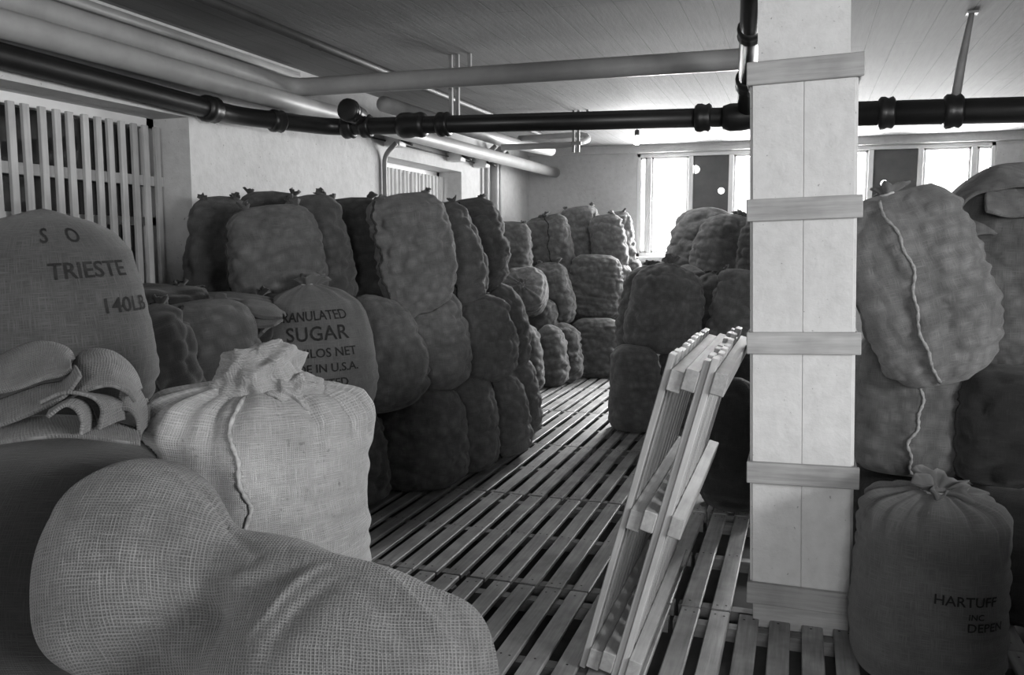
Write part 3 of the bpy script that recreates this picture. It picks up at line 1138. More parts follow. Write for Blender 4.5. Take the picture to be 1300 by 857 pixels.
sack('potato_sack', 'tall narrow sack in the top tier with a curving seam down its middle', 'sacks piled along the slatted-window wall', (-2.247, 5.502, 1.163), (0.395, 0.380, 0.746), (0.000, -0.227, 0.402), seed=7, hi=1, kind='point', seam=[4.5553093477052], bend=0.035, mat_='mesh2')
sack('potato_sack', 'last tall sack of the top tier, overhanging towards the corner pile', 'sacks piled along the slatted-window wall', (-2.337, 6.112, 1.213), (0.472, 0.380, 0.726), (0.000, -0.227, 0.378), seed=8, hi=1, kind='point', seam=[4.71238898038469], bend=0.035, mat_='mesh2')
sack('sugar_sack', 'smooth burlap sugar sack with stencilled lettering in the middle tier', 'sacks piled along the slatted-window wall', (-2.482, 3.979, 0.667), (0.578, 0.450, 0.706), (0.000, -0.052, 0.562), seed=11, hi=1, kind='tied', mat_='smooth', lump=0.003, wrinkle=0.004, tie=(0.035, 0.06), pleat=0.015, bend=0.02, text=(0.62, 4.71238898038469, [('GRANULATED', 0.062, -0.015, 0.1, 1.0), ('SUGAR', 0.1, 0.01, 0.0, 1.05), ('100 KILOS NET', 0.062, 0.0, -0.085, 1.0), ('MADE IN U.S.A.', 0.058, 0.01, -0.16, 1.0), ('UNITED', 0.055, 0.05, -0.235, 1.0)]))
sack('potato_sack', 'lumpy sack in the middle tier beside the sugar sack', 'sacks piled along the slatted-window wall', (-2.363, 4.549, 0.621), (0.451, 0.380, 0.688), (0.000, -0.157, 0.490), seed=12, hi=1, bend=0.03, kind='round', ears=False, n_exp=2.3)
sack('potato_sack', 'wide lumpy sack in the middle tier under the pointed one', 'sacks piled along the slatted-window wall', (-2.295, 5.048, 0.640), (0.490, 0.380, 0.697), (0.000, -0.087, 0.432), seed=13, mat_='mesh2', hi=1, bend=0.02, kind='round', ears=False)
sack('potato_sack', 'light-struck sack in the middle tier with a gathered top and seam', 'sacks piled along the slatted-window wall', (-2.111, 5.583, 0.634), (0.458, 0.380, 0.642), (0.000, -0.070, 0.365), seed=14, hi=1, bend=0.02, kind='round', seam=[3.9269908169872414], mat_='mesh2', tie=(0.03, 0.02))
sack('potato_sack', 'narrow sack edge showing behind the light-struck middle sack', 'sacks piled along the slatted-window wall', (-2.195, 6.299, 0.602), (0.374, 0.380, 0.717), (0.000, -0.209, 0.346), seed=15, bend=0.03, kind='round', mat_='mesh2')
sack('potato_sack', 'sack standing in shadow on the floor behind the big upright burlap sack', 'sacks piled along the slatted-window wall', (-2.549, 4.527, 0.004), (0.406, 0.380, 0.605), (0.000, -0.105, 0.519), seed=16, hi=1, kind='round', ears=False)
sack('potato_sack', 'broad squat sack on the floor with creased middle, foot of the wall pile', 'sacks piled along the slatted-window wall', (-2.356, 5.004, 0.004), (0.573, 0.380, 0.698), (0.000, 0.000, 0.440), seed=17, mat_='mesh2', hi=1, kind='round', ears=False, wrinkle=0.009, sag=0.02)
sack('potato_sack', 'rounded sack on the floor wedged beside the squat creased one', 'sacks piled along the slatted-window wall', (-2.188, 5.490, 0.004), (0.402, 0.380, 0.698), (0.000, -0.087, 0.384), seed=18, mat_='mesh2', hi=1, kind='round', ears=False, bend=0.015)
sack('potato_sack', 'floor sack with a stitched seam running down its front edge', 'sacks piled along the slatted-window wall', (-2.093, 5.999, 0.004), (0.408, 0.380, 0.660), (0.000, -0.140, 0.343), seed=19, mat_='mesh2', hi=1, kind='round', ears=False, seam=[4.461061568097506], bend=0.02)
sack('potato_sack', 'slim sack on the floor at the far end of the wall pile', 'sacks piled along the slatted-window wall', (-2.191, 6.765, 0.004), (0.241, 0.380, 0.656), (0.000, -0.070, 0.316), seed=20, kind='round', ears=False, mat_='mesh2', bend=0.01)
sack('potato_sack', 'sack carrying the sugar sack in the wall pile', 'sacks piled along the slatted-window wall', (-2.558, 3.937, 0.004), (0.433, 0.380, 0.649), (0.000, 0.000, 0.576), seed=21, kind='box')
sack('potato_sack', 'dark lumpy sack with an upright seam leaning in the heap below the window', 'sacks heaped under the slatted window by the aisle', (-2.554, 3.226, 0.809), (0.490, 0.380, 0.544), (0.000, -0.140, 0.679), seed=22, mat_='meshdark', hi=1, kind='pillow', seam=[4.461061568097506], lump=0.013)
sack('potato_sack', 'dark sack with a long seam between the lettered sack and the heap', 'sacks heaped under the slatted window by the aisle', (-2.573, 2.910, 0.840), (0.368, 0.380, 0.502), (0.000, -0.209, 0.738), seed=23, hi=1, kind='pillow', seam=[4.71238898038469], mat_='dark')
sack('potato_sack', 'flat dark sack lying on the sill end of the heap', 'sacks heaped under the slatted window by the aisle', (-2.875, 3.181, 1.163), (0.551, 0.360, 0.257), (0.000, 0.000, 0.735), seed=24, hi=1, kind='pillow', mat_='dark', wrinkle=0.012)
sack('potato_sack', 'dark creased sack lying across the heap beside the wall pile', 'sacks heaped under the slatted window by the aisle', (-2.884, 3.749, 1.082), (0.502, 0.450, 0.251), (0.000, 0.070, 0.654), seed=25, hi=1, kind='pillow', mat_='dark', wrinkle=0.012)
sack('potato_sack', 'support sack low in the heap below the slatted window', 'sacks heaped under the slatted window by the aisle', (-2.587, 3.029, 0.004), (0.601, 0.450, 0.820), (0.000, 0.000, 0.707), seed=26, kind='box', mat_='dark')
sack('potato_sack', 'small sack at the wall end of the corner pile top row', 'sacks piled in the corner by the end wall', (-3.222, 9.416, 1.200), (0.460, 0.340, 0.663), (0.000, 0.000, 0.330), seed=31)
sack('potato_sack', 'dark slanting sack in the corner pile top row', 'sacks piled in the corner by the end wall', (-2.935, 10.258, 1.158), (0.552, 0.380, 0.809), (0.000, -0.175, 0.285), seed=32, kind='point', seam=[4.71238898038469], tie=(0.03, 0.05))
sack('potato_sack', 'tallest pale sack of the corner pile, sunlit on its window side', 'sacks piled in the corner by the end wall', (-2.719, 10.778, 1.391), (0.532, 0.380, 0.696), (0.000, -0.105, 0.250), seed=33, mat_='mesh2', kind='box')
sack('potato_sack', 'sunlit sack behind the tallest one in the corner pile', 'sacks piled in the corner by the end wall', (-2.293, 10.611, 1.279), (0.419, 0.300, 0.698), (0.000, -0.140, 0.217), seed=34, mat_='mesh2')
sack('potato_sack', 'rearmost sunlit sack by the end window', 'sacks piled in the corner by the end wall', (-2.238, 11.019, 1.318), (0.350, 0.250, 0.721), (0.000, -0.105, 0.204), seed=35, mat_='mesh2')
sack('potato_sack', 'sack lying with its tied end facing the aisle in the corner pile', 'sacks piled in the corner by the end wall', (-3.094, 9.384, 0.981), (0.536, 0.520, 0.589), (1.257, 0.000, 0.318), seed=36, hi=1, kind='tied', tie=(0.03, 0.03), pleat=0.02, mat_='mesh2', lump=0.008)
sack('potato_sack', 'sack behind the one lying with its tied end out', 'sacks piled in the corner by the end wall', (-2.814, 9.813, 0.642), (0.474, 0.380, 0.759), (0.000, -0.105, 0.283), seed=37)
sack('potato_sack', 'low sack between the tied-end sack and the floor row', 'sacks piled in the corner by the end wall', (-2.959, 9.572, 0.469), (0.449, 0.380, 0.505), (0.000, 0.000, 0.300), seed=38, kind='round')
sack('potato_sack', 'upright sack with folded-over top in the middle of the corner pile', 'sacks piled in the corner by the end wall', (-2.444, 10.270, 0.700), (0.664, 0.380, 0.781), (0.000, 0.035, 0.232), seed=39, hi=1, kind='box', wrinkle=0.011, ears=False)
sack('potato_sack', 'sack with a tied ear sticking out towards the window', 'sacks piled in the corner by the end wall', (-2.231, 10.598, 0.659), (0.400, 0.340, 0.700), (0.000, 0.000, 0.207), seed=40, kind='box', mat_='mesh2', wrinkle=0.01, tie=(0.04, 0.12))
sack('potato_sack', 'dark block-shaped sack on the floor at the end of the aisle', 'sacks piled in the corner by the end wall', (-2.343, 10.017, 0.004), (0.613, 0.380, 0.709), (0.000, 0.000, 0.230), seed=41, hi=1, kind='box', ears=False, wrinkle=0.01)
sack('potato_sack', 'sack on the floor half hidden behind the block-shaped one', 'sacks piled in the corner by the end wall', (-2.176, 10.612, 0.004), (0.362, 0.380, 0.663), (0.000, 0.000, 0.202), seed=42, kind='box', ears=False)
sack('potato_sack', 'ribbed narrow sack on the floor, first of the corner pile', 'sacks piled in the corner by the end wall', (-2.764, 8.752, 0.004), (0.293, 0.380, 0.723), (0.000, -0.105, 0.310), seed=43, kind='round', ears=False, wrinkle=0.012)
sack('potato_sack', 'ribbed sack on the floor, second of the corner pile', 'sacks piled in the corner by the end wall', (-2.654, 9.207, 0.004), (0.332, 0.380, 0.682), (0.000, -0.087, 0.284), seed=44, kind='round', ears=False, wrinkle=0.012)
sack('potato_sack', 'shadowed sack on the floor next to the block-shaped one', 'sacks piled in the corner by the end wall', (-2.607, 9.496, 0.004), (0.424, 0.380, 0.681), (0.000, -0.052, 0.270), seed=45, kind='round', ears=False)
sack('potato_sack', 'sack deep in the shadow of the corner pile', 'sacks piled in the corner by the end wall', (-2.890, 10.555, 0.388), (0.428, 0.320, 0.713), (0.000, 0.000, 0.267), seed=46, kind='box')
sack('potato_sack', 'sack at the window side of the corner pile', 'sacks piled in the corner by the end wall', (-2.139, 11.058, 0.665), (0.332, 0.280, 0.747), (0.000, 0.000, 0.191), seed=47, kind='box')
sack('potato_sack', 'block-shaped sack on the floor at the corner of the aisle', 'sacks piled beyond the leaning duckboards', (-1.350, 7.262, 0.004), (0.468, 0.460, 0.730), (0.000, 0.000, 0.184), seed=51, mat_='mesh2', hi=1, kind='box', ears=False, lump=0.008)
sack('potato_sack', 'plump tied sack standing on the block-shaped one by the aisle', 'sacks piled beyond the leaning duckboards', (-1.195, 7.509, 0.647), (0.628, 0.460, 0.781), (0.000, 0.122, 0.152), seed=52, mat_='mesh2', hi=1, kind='tied', tie=(0.032, 0.06), pleat=0.012, bend=0.01)
sack('potato_sack', 'dark sack showing behind the plump tied one', 'sacks piled beyond the leaning duckboards', (-1.483, 8.041, 0.570), (0.422, 0.380, 0.844), (0.000, 0.105, 0.177), seed=53, kind='tied', tie=(0.03, 0.05))
sack('potato_sack', 'sack low beside the block-shaped one behind the leaning boards', 'sacks piled beyond the leaning duckboards', (-0.999, 7.488, 0.004), (0.419, 0.380, 0.733), (0.000, 0.000, 0.133), seed=54, kind='round', ears=False)
sack('potato_sack', 'rounded sack on top of the pile in front of the end window', 'sacks piled beyond the leaning duckboards', (-1.022, 8.970, 1.284), (0.684, 0.420, 0.684), (0.000, 0.175, 0.107), seed=55, mat_='mesh2', hi=1, kind='round', ears=False)
sack('potato_sack', 'hunched sack lying on the pile beside the rounded one', 'sacks piled beyond the leaning duckboards', (-0.768, 8.471, 1.203), (0.641, 0.420, 0.702), (0.000, 0.244, 0.080), seed=56, mat_='mesh2', hi=1, kind='round', tie=(0.035, 0.04))
sack('potato_sack', 'sack on the pile close to the pillar', 'sacks piled beyond the leaning duckboards', (-0.344, 8.017, 1.227), (0.441, 0.380, 0.640), (0.000, 0.070, 0.040), seed=57, kind='round')
sack('potato_sack', 'small rounded sack top between the plump sack and the pile', 'sacks piled beyond the leaning duckboards', (-1.052, 8.305, 0.867), (0.381, 0.380, 0.534), (0.000, 0.000, 0.126), seed=58, kind='round', mat_='mesh2', ears=False)
sack('potato_sack', 'ribbed sack above the ends of the leaning boards', 'sacks piled beyond the leaning duckboards', (-0.581, 7.509, 0.712), (0.394, 0.380, 0.679), (0.000, 0.105, 0.073), seed=59, mat_='mesh2', hi=1, kind='box', wrinkle=0.011)
sack('potato_sack', 'narrow sack in the gap beside the ribbed one', 'sacks piled beyond the leaning duckboards', (-0.835, 7.939, 0.588), (0.319, 0.380, 0.762), (0.000, 0.052, 0.102), seed=60, kind='round')
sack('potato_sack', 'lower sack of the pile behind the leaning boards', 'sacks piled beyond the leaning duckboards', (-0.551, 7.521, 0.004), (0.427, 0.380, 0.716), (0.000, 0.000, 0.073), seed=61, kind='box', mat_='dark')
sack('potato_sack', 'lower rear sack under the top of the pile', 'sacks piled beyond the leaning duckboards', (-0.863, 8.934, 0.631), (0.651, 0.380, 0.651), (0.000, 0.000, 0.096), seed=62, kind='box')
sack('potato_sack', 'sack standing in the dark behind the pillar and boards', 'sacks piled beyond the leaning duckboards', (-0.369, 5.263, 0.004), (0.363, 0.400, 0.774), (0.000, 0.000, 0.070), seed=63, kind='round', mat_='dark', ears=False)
sack('potato_sack', 'big tilted sack with a long rope-like seam beside the pillar', 'sacks piled beside the pillar', (0.579, 3.971, 1.020), (0.532, 0.420, 0.825), (0.000, -0.297, -0.115), seed=71, seam_mat='rope', hi=2, kind='point', seam=[4.6181412007769955], bend=0.035, lump=0.01, big=0.04, mat_='mesh2', tie=(0.03, 0.05))
sack('potato_sack', 'creased sack with a short seam under the big tilted one', 'sacks piled beside the pillar', (0.498, 4.287, 0.557), (0.529, 0.460, 0.643), (0.000, 0.000, -0.116), seed=72, seam_mat='rope', hi=1, kind='box', seam=[4.775220833456485], lump=0.006, wrinkle=0.009, ears=False)
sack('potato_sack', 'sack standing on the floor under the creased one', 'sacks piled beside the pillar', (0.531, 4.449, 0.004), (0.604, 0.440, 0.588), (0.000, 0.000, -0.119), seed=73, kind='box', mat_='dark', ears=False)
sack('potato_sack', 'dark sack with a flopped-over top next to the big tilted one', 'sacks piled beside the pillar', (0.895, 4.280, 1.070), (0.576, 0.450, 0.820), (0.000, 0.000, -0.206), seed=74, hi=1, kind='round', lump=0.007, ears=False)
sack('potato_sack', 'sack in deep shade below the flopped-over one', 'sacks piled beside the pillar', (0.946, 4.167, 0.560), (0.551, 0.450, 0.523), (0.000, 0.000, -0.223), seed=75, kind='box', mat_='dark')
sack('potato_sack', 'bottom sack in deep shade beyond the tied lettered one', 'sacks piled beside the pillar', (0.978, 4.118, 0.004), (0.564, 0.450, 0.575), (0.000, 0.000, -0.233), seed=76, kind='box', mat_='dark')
sack('burlap_sack', 'smooth tied burlap sack with faded lettering standing before the pillar pile', 'sacks piled beside the pillar', (0.497, 3.391, 0.004), (0.527, 0.500, 0.689), (0.000, 0.000, -0.145), seed=77, hi=2, kind='slump', mat_='smooth', lump=0, wrinkle=0.006, tie=(0.05, 0.05), pleat=0.035, text=(0.52, 4.96238898038469, [('HARTUFF', 0.05, 0.03, 0.0, 1.0), ('INC', 0.03, 0.06, -0.045, 1.0), ('DEPEN', 0.045, 0.1, -0.09, 1.0)]))
sack('burlap_sack', 'lettered burlap sack standing against the slatted window', 'sacks heaped under the slatted window by the aisle', (-2.446, 2.282, 1.013), (0.590, 0.450, 0.713), (0.000, -0.052, 0.825), seed=81, hi=2, kind='tied', mat_='dark2', ears=False, lump=0, wrinkle=0.005, big=0.05, text=(0.66, 4.96238898038469, [('S   O', 0.07, -0.05, 0.12, 1.1), ('TRIESTE', 0.075, 0.02, 0.0, 1.0), ('140LB', 0.07, 0.12, -0.12, 1.0)]))
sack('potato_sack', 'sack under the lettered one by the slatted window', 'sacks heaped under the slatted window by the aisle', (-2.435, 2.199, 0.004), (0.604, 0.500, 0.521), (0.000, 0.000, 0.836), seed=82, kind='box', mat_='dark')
G2, g2 = sack('burlap_sack', 'pale upright burlap sack with a bunched frayed top, standing in the light', 'sacks heaped under the slatted window by the aisle', (-1.390, 1.944, 0.621), (0.623, 0.500, 0.590), (0.000, 0.000, 0.761), kind='slump', mat_='burlap', seed=91, seam_mat='rope', lump=0, wrinkle=.008, hi=2, ears=False, seam=[4.46], pleat=.04, big=.045, n_exp=2.3)
o = put('tied_top', crumple_mesh('tied_top', .125, .11, .085, 5, .2, freq=1.25), G2, 'burlap', True)
o.location, o.rotation_euler = (.0, -.03, 0.625), (.1, -.12, .4)
o = put('tied_top', crumple_mesh('tied_top', .085, .07, .06, 9, .22, freq=1.3), G2, 'burlap', True)
o.location, o.rotation_euler = (.075, -.10, 0.580), (.3, .35, .2)
tube('tie_cord', [(.10 * math.cos(a * PI / 9) , .08 * math.sin(a * PI / 9) - .03, 0.575 + .012 * math.sin(a)) for a in range(18)], .008, 'cord', G2, 6, closed=True)
sack('potato_sack', 'sack on the floor carrying the pale upright burlap sack', 'sacks heaped under the slatted window by the aisle', (-1.451, 2.030, .004), (.62, .5, 0.654), (0, 0, .35), kind='box', mat_='mesh', seed=92, hi=1, ears=False)
sdf_blob('burlap_sack', 'large loose-weave burlap sack slumped over the heap, full at both ends', 'sacks heaped under the slatted window by the aisle', (-1.073, 1.456, 0.822), [((-1.329, 1.405, 0.948), (0.18, 0.2, 0.195), 0, 0, 0), ((-0.838, 1.398, 0.722), (0.27, 0.27, 0.24), 0, 0, 0), ((-1.073, 1.456, 0.822), (0.21, 0.18, 0.165), 0, 0, 0), ((-0.652, 1.439, 0.714), (0.1, 0.2, 0.18), 0, 0, 0), ((-1.386, 1.331, 0.844), (0.09, 0.12, 0.13), 0, 0, 0), ((-1.293, 1.428, 0.672), (0.2, 0.15, 0.15), 0, 0, 0)], 'loose', k=0.028, fold=.012, seed=4, nu=360, nv=240, creases=[([(-1.213, 1.394, 1.154), (-1.212, 1.469, 1.085), (-1.165, 1.483, 1.016), (-1.030, 1.405, 0.980)], 0.014, -0.030), ([(-1.288, 1.439, 1.137), (-1.207, 1.426, 1.093), (-1.159, 1.432, 1.027), (-1.076, 1.403, 0.984)], 0.013, 0.016), ([(-1.225, 1.240, 0.968), (-1.186, 1.275, 0.904), (-1.098, 1.280, 0.874), (-0.999, 1.247, 0.873)], 0.075, -0.090), ([(-0.943, 1.220, 0.880), (-0.925, 1.267, 0.921), (-0.915, 1.355, 0.957), (-0.884, 1.449, 0.963)], 0.018, 0.022), ([(-0.868, 1.183, 0.866), (-0.854, 1.236, 0.916), (-0.837, 1.314, 0.952), (-0.812, 1.417, 0.963)], 0.022, -0.020), ([(-0.821, 1.497, 0.948), (-0.686, 1.402, 0.930), (-0.604, 1.364, 0.881), (-0.562, 1.375, 0.822)], 0.014, 0.014), ([(-0.816, 1.393, 0.963), (-0.704, 1.341, 0.930), (-0.626, 1.308, 0.874), (-0.600, 1.301, 0.844)], 0.020, -0.012), ([(-0.983, 1.431, 0.977), (-0.902, 1.479, 0.973), (-0.809, 1.510, 0.960)], 0.040, 0.018), ([(-0.715, 1.538, 0.929), (-0.611, 1.436, 0.895), (-0.559, 1.406, 0.823)], 0.020, -0.010), ([(-1.390, 1.233, 1.030), (-1.406, 1.279, 1.078), (-1.385, 1.333, 1.132), (-1.324, 1.376, 1.142)], 0.016, 0.008), ([(-1.304, 1.270, 1.091), (-1.242, 1.329, 1.104), (-1.175, 1.385, 1.054)], 0.020, -0.008), ([(-1.138, 1.334, 0.960), (-1.049, 1.340, 0.953), (-0.974, 1.390, 0.968)], 0.020, 0.014), ([(-1.262, 1.244, 1.041), (-1.226, 1.242, 0.983), (-1.215, 1.263, 0.864)], 0.018, 0.012)])
sdf_blob('burlap_sack', 'dark sack slumped under the folded empty sacks', 'sacks heaped under the slatted window by the aisle', (-1.802, 1.524, 0.805), [((-1.802, 1.524, 0.805), (.40, .3, .30), 0, 0, 0), ((-1.630, 1.632, 0.951), (.19, .2, .16), 0, 0, 0)], 'dark', k=.05, fold=.016, seed=7)
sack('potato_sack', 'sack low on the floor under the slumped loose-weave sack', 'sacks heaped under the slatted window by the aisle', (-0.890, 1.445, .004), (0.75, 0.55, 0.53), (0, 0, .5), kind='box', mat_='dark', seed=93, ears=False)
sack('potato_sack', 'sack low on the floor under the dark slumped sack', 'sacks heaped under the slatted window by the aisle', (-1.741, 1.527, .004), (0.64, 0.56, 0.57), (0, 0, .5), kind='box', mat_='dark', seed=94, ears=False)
cloth('folded_sack', 'empty burlap sack folded over in thick layers on the dark slumped sack', 'sack', (-1.605, 1.505, 1.162), [([(-0.531, 0.060, 0.069), (-0.398, 0.113, 0.130), (-0.283, 0.158, 0.181), (-0.206, 0.184, 0.175), (-0.177, 0.189, 0.138)], [(-0.335, -0.088, 0.047), (-0.178, -0.029, 0.092), (-0.091, 0.004, 0.121), (-0.042, 0.022, 0.134), (-0.018, 0.033, 0.151)]), ([(-0.373, -0.061, 0.024), (-0.213, -0.001, 0.066), (-0.124, 0.032, 0.092), (-0.071, 0.052, 0.107), (-0.045, 0.066, 0.149)], [(-0.275, -0.137, -0.002), (-0.122, -0.081, 0.030), (-0.038, -0.049, 0.059), (0.009, -0.029, 0.088), (0.041, -0.012, 0.138)]), ([(-0.212, 0.206, 0.110), (-0.179, 0.223, 0.163), (-0.112, 0.246, 0.161), (-0.056, 0.260, 0.118), (-0.030, 0.262, 0.060)], [(-0.034, -0.004, 0.064), (0.014, 0.015, 0.092), (0.074, 0.038, 0.112), (0.119, 0.052, 0.095), (0.140, 0.056, 0.071)]), ([(-0.071, 0.026, 0.062), (-0.018, 0.046, 0.083), (0.035, 0.064, 0.083), (0.082, 0.078, 0.062), (0.091, 0.076, 0.019)], [(-0.033, -0.056, 0.072), (0.020, -0.035, 0.099), (0.075, -0.017, 0.091), (0.102, -0.011, 0.063), (0.098, -0.018, 0.016)]), ([(-0.037, -0.006, 0.055), (0.006, 0.010, 0.070), (0.040, 0.020, 0.055), (0.055, 0.022, 0.027), (0.059, 0.020, -0.004)], [(0.014, -0.075, 0.049), (0.049, -0.059, 0.077), (0.076, -0.051, 0.069), (0.089, -0.049, 0.046), (0.087, -0.053, 0.018)]), ([(-0.411, -0.036, -0.013), (-0.247, 0.023, 0.012), (-0.138, 0.062, 0.026), (-0.027, 0.098, 0.012), (0.074, 0.130, -0.013)], [(-0.254, -0.155, -0.040), (-0.103, -0.100, -0.013), (0.015, -0.058, 0.003), (0.117, -0.024, -0.004), (0.193, 0.001, -0.015)]), ([(0.012, 0.165, 0.106), (0.035, 0.171, 0.083), (0.054, 0.173, 0.047), (0.062, 0.171, 0.008), (0.065, 0.169, -0.021)], [(0.087, 0.057, 0.051), (0.114, 0.066, 0.051), (0.132, 0.070, 0.033), (0.138, 0.069, 0.005), (0.139, 0.066, -0.023)])], 'burlap2', seed=3, thick=.008)
cloth('folded_sack', 'small folded empty sack lying between the seamed sack and the sugar sack', 'sack', (-2.429, 3.364, 1.103), [([(-0.287, 0.133, 0.158), (-0.193, 0.172, 0.216), (-0.074, 0.211, 0.204), (0.009, 0.233, 0.150)], [(-0.082, -0.064, 0.149), (-0.010, -0.037, 0.171), (0.063, -0.013, 0.163), (0.140, 0.012, 0.152)]), ([(-0.133, 0.001, 0.127), (-0.059, 0.029, 0.149), (0.016, 0.054, 0.145), (0.094, 0.080, 0.142)], [(-0.033, -0.088, 0.075), (0.011, -0.069, 0.104), (0.062, -0.050, 0.119), (0.117, -0.030, 0.133)]), ([(-0.083, -0.022, 0.055), (-0.035, -0.002, 0.085), (0.021, 0.019, 0.100), (0.056, 0.032, 0.115)], [(-0.018, -0.112, 0.002), (0.012, -0.099, 0.027), (0.059, -0.079, 0.063), (0.089, -0.065, 0.095)]), ([(-0.269, 0.085, 0.146), (-0.224, 0.097, 0.123), (-0.197, 0.101, 0.077), (-0.190, 0.094, 0.001)], [(-0.070, -0.094, 0.130), (-0.041, -0.087, 0.101), (-0.026, -0.087, 0.057), (-0.027, -0.095, -0.005)])], 'dark2', seed=5, thick=.012, wob=.006)
cloth('folded_sack', 'loose cloth flopped over the top of the shaded sack beside the tilted one', 'sack', (0.756, 4.100, 1.718), [([(-0.154, 0.168, 0.073), (-0.071, 0.208, 0.172), (0.047, 0.256, 0.231), (0.184, 0.304, 0.249), (0.501, 0.414, 0.256)], [(-0.171, -0.146, -0.025), (-0.106, -0.114, 0.059), (-0.015, -0.077, 0.111), (0.118, -0.030, 0.124), (0.413, 0.069, 0.111)]), ([(-0.026, 0.058, 0.120), (0.037, 0.083, 0.147), (0.150, 0.121, 0.147), (0.456, 0.224, 0.133)], [(-0.050, -0.143, 0.012), (0.011, -0.124, -0.001), (0.113, -0.090, -0.010), (0.404, 0.008, -0.020)]), ([(-0.124, 0.060, -0.031), (-0.045, 0.093, 0.020), (0.085, 0.140, 0.037), (0.476, 0.272, 0.020)], [(-0.175, -0.091, -0.083), (-0.064, -0.053, -0.083), (0.093, 0.001, -0.083), (0.440, 0.120, -0.083)])], 'mesh', seed=8, thick=.012, wob=.008)
tgr = tag(empty('paper_tag', (-1.671, 1.823, 1.161), (.3, -.25, 0.742)), 'small pale tag with two eyelets caught between the folded sacks and the upright sack', 'tag')
box('card', (-.008, -.001, -.026), (.008, .001, .026), 'frame', tgr, .0005)
for z in (-.008, .006):
    tube('eyelet', [(0, -.003, z), (0, .001, z)], .003, 'nail', tgr, 8)
sack('potato_sack', 'unseen sack added to shade the foot of the pillar pile', 'unseen sacks added as light blockers', (1.35, 2.45, 0.004), (0.58, .6, 0.62), (0, 0, 0.00), kind='box', mat_='mesh', seed=101, ears=False)  # added stacks out of view, block window light low beside the pillar
sack('potato_sack', 'unseen sack added to shade the foot of the pillar pile', 'unseen sacks added as light blockers', (1.94, 2.48, 0.004), (0.58, .6, 0.62), (0, 0, 0.02), kind='box', mat_='mesh', seed=102, ears=False)
sack('potato_sack', 'unseen sack added to shade the foot of the pillar pile', 'unseen sacks added as light blockers', (2.53, 2.50, 0.004), (0.58, .6, 0.62), (0, 0, 0.04), kind='box', mat_='mesh', seed=103, ears=False)
sack('potato_sack', 'unseen sack added to shade the foot of the pillar pile', 'unseen sacks added as light blockers', (1.38, 2.48, 0.615), (0.57, .6, 0.42), (0, 0, 0.06), kind='box', mat_='mesh', seed=104, ears=False)
sack('potato_sack', 'unseen sack added to shade the foot of the pillar pile', 'unseen sacks added as light blockers', (1.97, 2.46, 0.615), (0.57, .6, 0.42), (0, 0, 0.08), kind='box', mat_='mesh', seed=105, ears=False)
sack('potato_sack', 'unseen sack added to shade the foot of the pillar pile', 'unseen sacks added as light blockers', (2.55, 2.45, 0.615), (0.57, .6, 0.42), (0, 0, 0.10), kind='box', mat_='mesh', seed=106, ears=False)
sack('potato_sack', 'unseen sack added to shade the foot of the pillar pile', 'unseen sacks added as light blockers', (0.74, 1.45, 0.004), (0.58, .6, 0.62), (0, 0, 0.12), kind='box', mat_='mesh', seed=107, ears=False)
sack('potato_sack', 'unseen sack added to shade the foot of the pillar pile', 'unseen sacks added as light blockers', (0.75, 1.45, 0.615), (0.58, .6, 0.42), (0, 0, 0.14), kind='box', mat_='mesh', seed=108, ears=False)
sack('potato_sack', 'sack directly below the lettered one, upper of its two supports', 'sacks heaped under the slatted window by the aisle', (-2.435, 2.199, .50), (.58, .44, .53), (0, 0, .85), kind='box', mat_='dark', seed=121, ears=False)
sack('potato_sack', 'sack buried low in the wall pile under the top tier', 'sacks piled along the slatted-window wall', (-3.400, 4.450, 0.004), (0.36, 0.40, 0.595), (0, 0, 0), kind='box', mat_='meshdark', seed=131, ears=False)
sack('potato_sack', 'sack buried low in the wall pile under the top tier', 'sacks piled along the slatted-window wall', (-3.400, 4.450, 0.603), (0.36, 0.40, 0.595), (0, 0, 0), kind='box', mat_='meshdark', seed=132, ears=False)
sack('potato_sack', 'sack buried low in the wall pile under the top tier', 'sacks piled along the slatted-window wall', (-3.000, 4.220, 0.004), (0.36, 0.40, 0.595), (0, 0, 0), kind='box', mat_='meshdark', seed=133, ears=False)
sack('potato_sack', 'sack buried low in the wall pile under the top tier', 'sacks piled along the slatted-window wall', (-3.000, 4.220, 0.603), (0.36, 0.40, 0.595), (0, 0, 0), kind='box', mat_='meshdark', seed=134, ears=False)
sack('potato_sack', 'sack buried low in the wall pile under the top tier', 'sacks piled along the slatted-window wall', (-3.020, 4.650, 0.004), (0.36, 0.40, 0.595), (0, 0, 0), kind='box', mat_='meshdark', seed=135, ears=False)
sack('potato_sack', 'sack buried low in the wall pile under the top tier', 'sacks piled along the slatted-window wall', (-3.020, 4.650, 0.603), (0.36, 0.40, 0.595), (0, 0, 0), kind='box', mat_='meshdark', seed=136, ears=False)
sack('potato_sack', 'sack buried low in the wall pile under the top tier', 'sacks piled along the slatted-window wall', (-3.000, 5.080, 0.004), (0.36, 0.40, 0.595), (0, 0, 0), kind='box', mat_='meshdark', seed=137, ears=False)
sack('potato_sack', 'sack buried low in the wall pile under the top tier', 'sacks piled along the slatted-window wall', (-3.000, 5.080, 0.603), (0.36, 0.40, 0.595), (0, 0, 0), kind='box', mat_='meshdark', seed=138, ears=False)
sack('potato_sack', 'sack buried low in the heap below the slatted window', 'sacks heaped under the slatted window by the aisle', (-3.200, 3.080, 0.004), (0.38, 0.42, 0.570), (0, 0, 0), kind='box', mat_='meshdark', seed=141, ears=False)
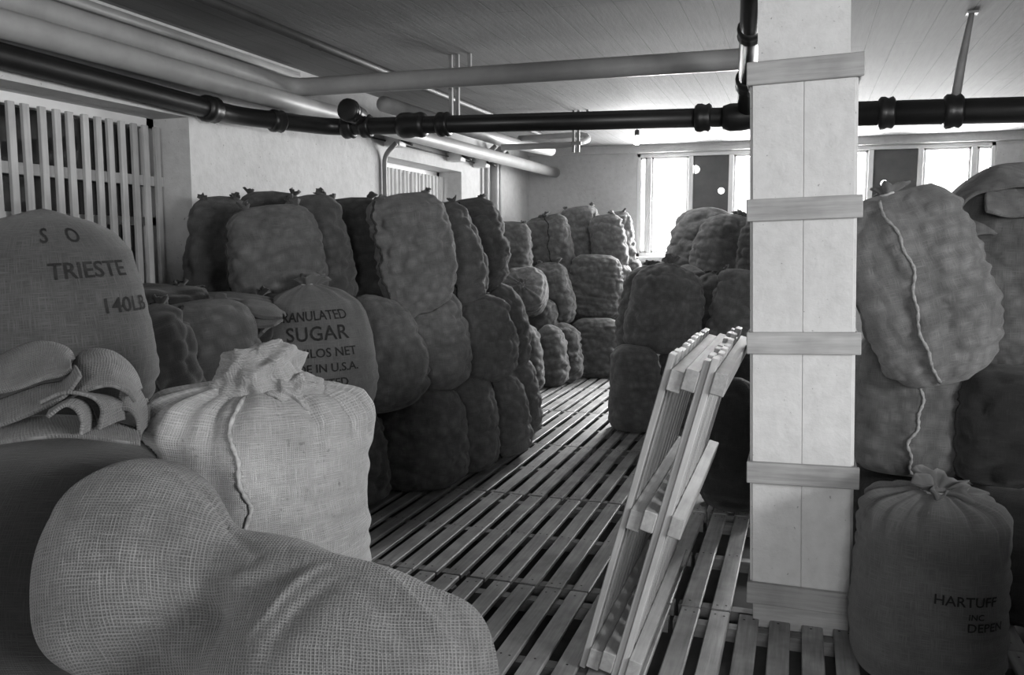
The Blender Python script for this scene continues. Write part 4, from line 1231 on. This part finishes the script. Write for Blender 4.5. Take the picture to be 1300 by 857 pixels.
sack('potato_sack', 'sack buried low in the heap below the slatted window', 'sacks heaped under the slatted window by the aisle', (-3.200, 3.080, 0.578), (0.38, 0.42, 0.570), (0, 0, 0), kind='box', mat_='meshdark', seed=142, ears=False)
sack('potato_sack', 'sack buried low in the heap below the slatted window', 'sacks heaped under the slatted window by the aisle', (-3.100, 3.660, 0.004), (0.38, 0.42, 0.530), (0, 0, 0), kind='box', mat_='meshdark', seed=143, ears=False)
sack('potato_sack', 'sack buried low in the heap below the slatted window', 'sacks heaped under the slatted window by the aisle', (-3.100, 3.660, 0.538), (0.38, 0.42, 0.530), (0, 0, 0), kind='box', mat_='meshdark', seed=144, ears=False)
sack('potato_sack', 'bottom sack hidden behind the pile under the rounded ones', 'sacks piled beyond the leaning duckboards', (-0.851, 8.900, .004), (.58, .36, 0.64), (0, 0, .1), kind='box', mat_='mesh', seed=151, ears=False)
sack('potato_sack', 'bottom sack hidden behind the pile under the rounded ones', 'sacks piled beyond the leaning duckboards', (-0.617, 8.402, .004), (.58, .36, 0.60), (0, 0, .1), kind='box', mat_='mesh', seed=152, ears=False)
sack('potato_sack', 'upper sack of the rear stack carrying the hunched one', 'sacks piled beyond the leaning duckboards', (-0.617, 8.402, .605), (.56, .36, .60), (0, 0, .1), kind='box', mat_='mesh', seed=155, ears=False)
sack('potato_sack', 'squat sack on the floor deep behind the shadowed floor sack', 'sacks piled in the corner by the end wall', (-2.877, 10.518, .004), (.44, .34, 0.39), (0, 0, .3), kind='box', mat_='mesh', seed=161, ears=False)


# ------------------------------------------------------------------ packed sacks flatten against each other
from mathutils.bvhtree import BVHTree


def press(rounds=3, lap=.0015):
    """where two soft sacks press together, both give way to a shared contact face"""
    bpy.context.view_layer.update()
    it = []
    for root in BODIES:
        me = next(c for c in root.children if c.name.split('.')[0] == 'body').data
        n = len(me.vertices)
        co = np.empty(n * 3)
        me.vertices.foreach_get('co', co)
        M4 = np.array(root.matrix_world)
        it.append({'me': me, 'V': co.reshape(-1, 3) @ M4[:3, :3].T + M4[:3, 3], 'F': [tuple(p.vertices) for p in me.polygons], 'M': M4, 'root': root, 't': None,
                   'kids': [c for c in root.children_recursive if c.type == 'MESH' and c.data != me]})
    for d in it:
        d['K'] = []
        for c in d['kids']:
            co = np.empty(len(c.data.vertices) * 3)
            c.data.vertices.foreach_get('co', co)
            K = np.array(c.matrix_world)
            d['K'].append([c.data, co.reshape(-1, 3) @ K[:3, :3].T + K[:3, 3], K])

    def tree(d):
        if d['t'] is None:
            d['t'] = BVHTree.FromPolygons(d['V'].tolist(), d['F'])
        return d['t']

    def within(P, d, lo, hi):
        """indices of points of P inside body d, with their depth"""
        idx = np.where(((P > lo) & (P < hi)).all(1))[0]
        t_, out, dep = tree(d), [], []
        for i in idx:
            q, nn, _, dist = t_.find_nearest(P[i])
            if q is not None and (P[i][0] - q[0]) * nn[0] + (P[i][1] - q[1]) * nn[1] + (P[i][2] - q[2]) * nn[2] < 0:
                out.append(i)
                dep.append(dist)
        return np.array(out, int), np.array(dep)
    for _ in range(rounds):
        for i, a in enumerate(it):
            for b_ in it[i + 1:]:
                lo = np.maximum(a['V'].min(0), b_['V'].min(0))
                hi = np.minimum(a['V'].max(0), b_['V'].max(0))
                if (hi - lo < .002).any():
                    continue
                ia, da = within(a['V'], b_, lo, hi)
                ib, db = within(b_['V'], a, lo, hi)
                if len(ia) + len(ib) < 2:
                    continue
                pts = np.vstack([a['V'][ia], b_['V'][ib]])
                dep = np.concatenate([da, db])
                if dep.max() < lap:
                    continue
                rim = pts[dep <= np.quantile(dep, .45)]
                n = b_['V'].mean(0) - a['V'].mean(0)
                n /= np.linalg.norm(n)
                c = rim.mean(0)
                if len(pts) > 12:
                    w_, ev = np.linalg.eigh(np.cov((pts - pts.mean(0)).T))
                    m_ = ev[:, 0] * (1 if ev[:, 0] @ n > 0 else -1)
                    if m_ @ n > .35:
                        n = m_
                for d, idx, sg, other in ((a, ia, 1, b_), (b_, ib, -1, a)):
                    s_ = (d['V'][idx] - c) @ n * sg
                    k = s_ > lap * .5
                    d['V'][idx[k]] -= np.outer((s_[k] - lap * .5) * sg, n)
                    for kd in d['K']:
                        ik, _d = within(kd[1], other, lo, hi)
                        if len(ik):
                            s_ = (kd[1][ik] - c) @ n * sg
                            k = s_ > lap * .5
                            kd[1][ik[k]] -= np.outer((s_[k] - lap * .5) * sg, n)
                a['t'] = b_['t'] = None
    for d in it:
        Mi = np.linalg.inv(d['M'])
        d['me'].vertices.foreach_set('co', (d['V'] @ Mi[:3, :3].T + Mi[:3, 3]).ravel())
        d['me'].update()
        for me, P, K in d['K']:
            Ki = np.linalg.inv(K)
            me.vertices.foreach_set('co', (P @ Ki[:3, :3].T + Ki[:3, 3]).ravel())
            me.update()


press()
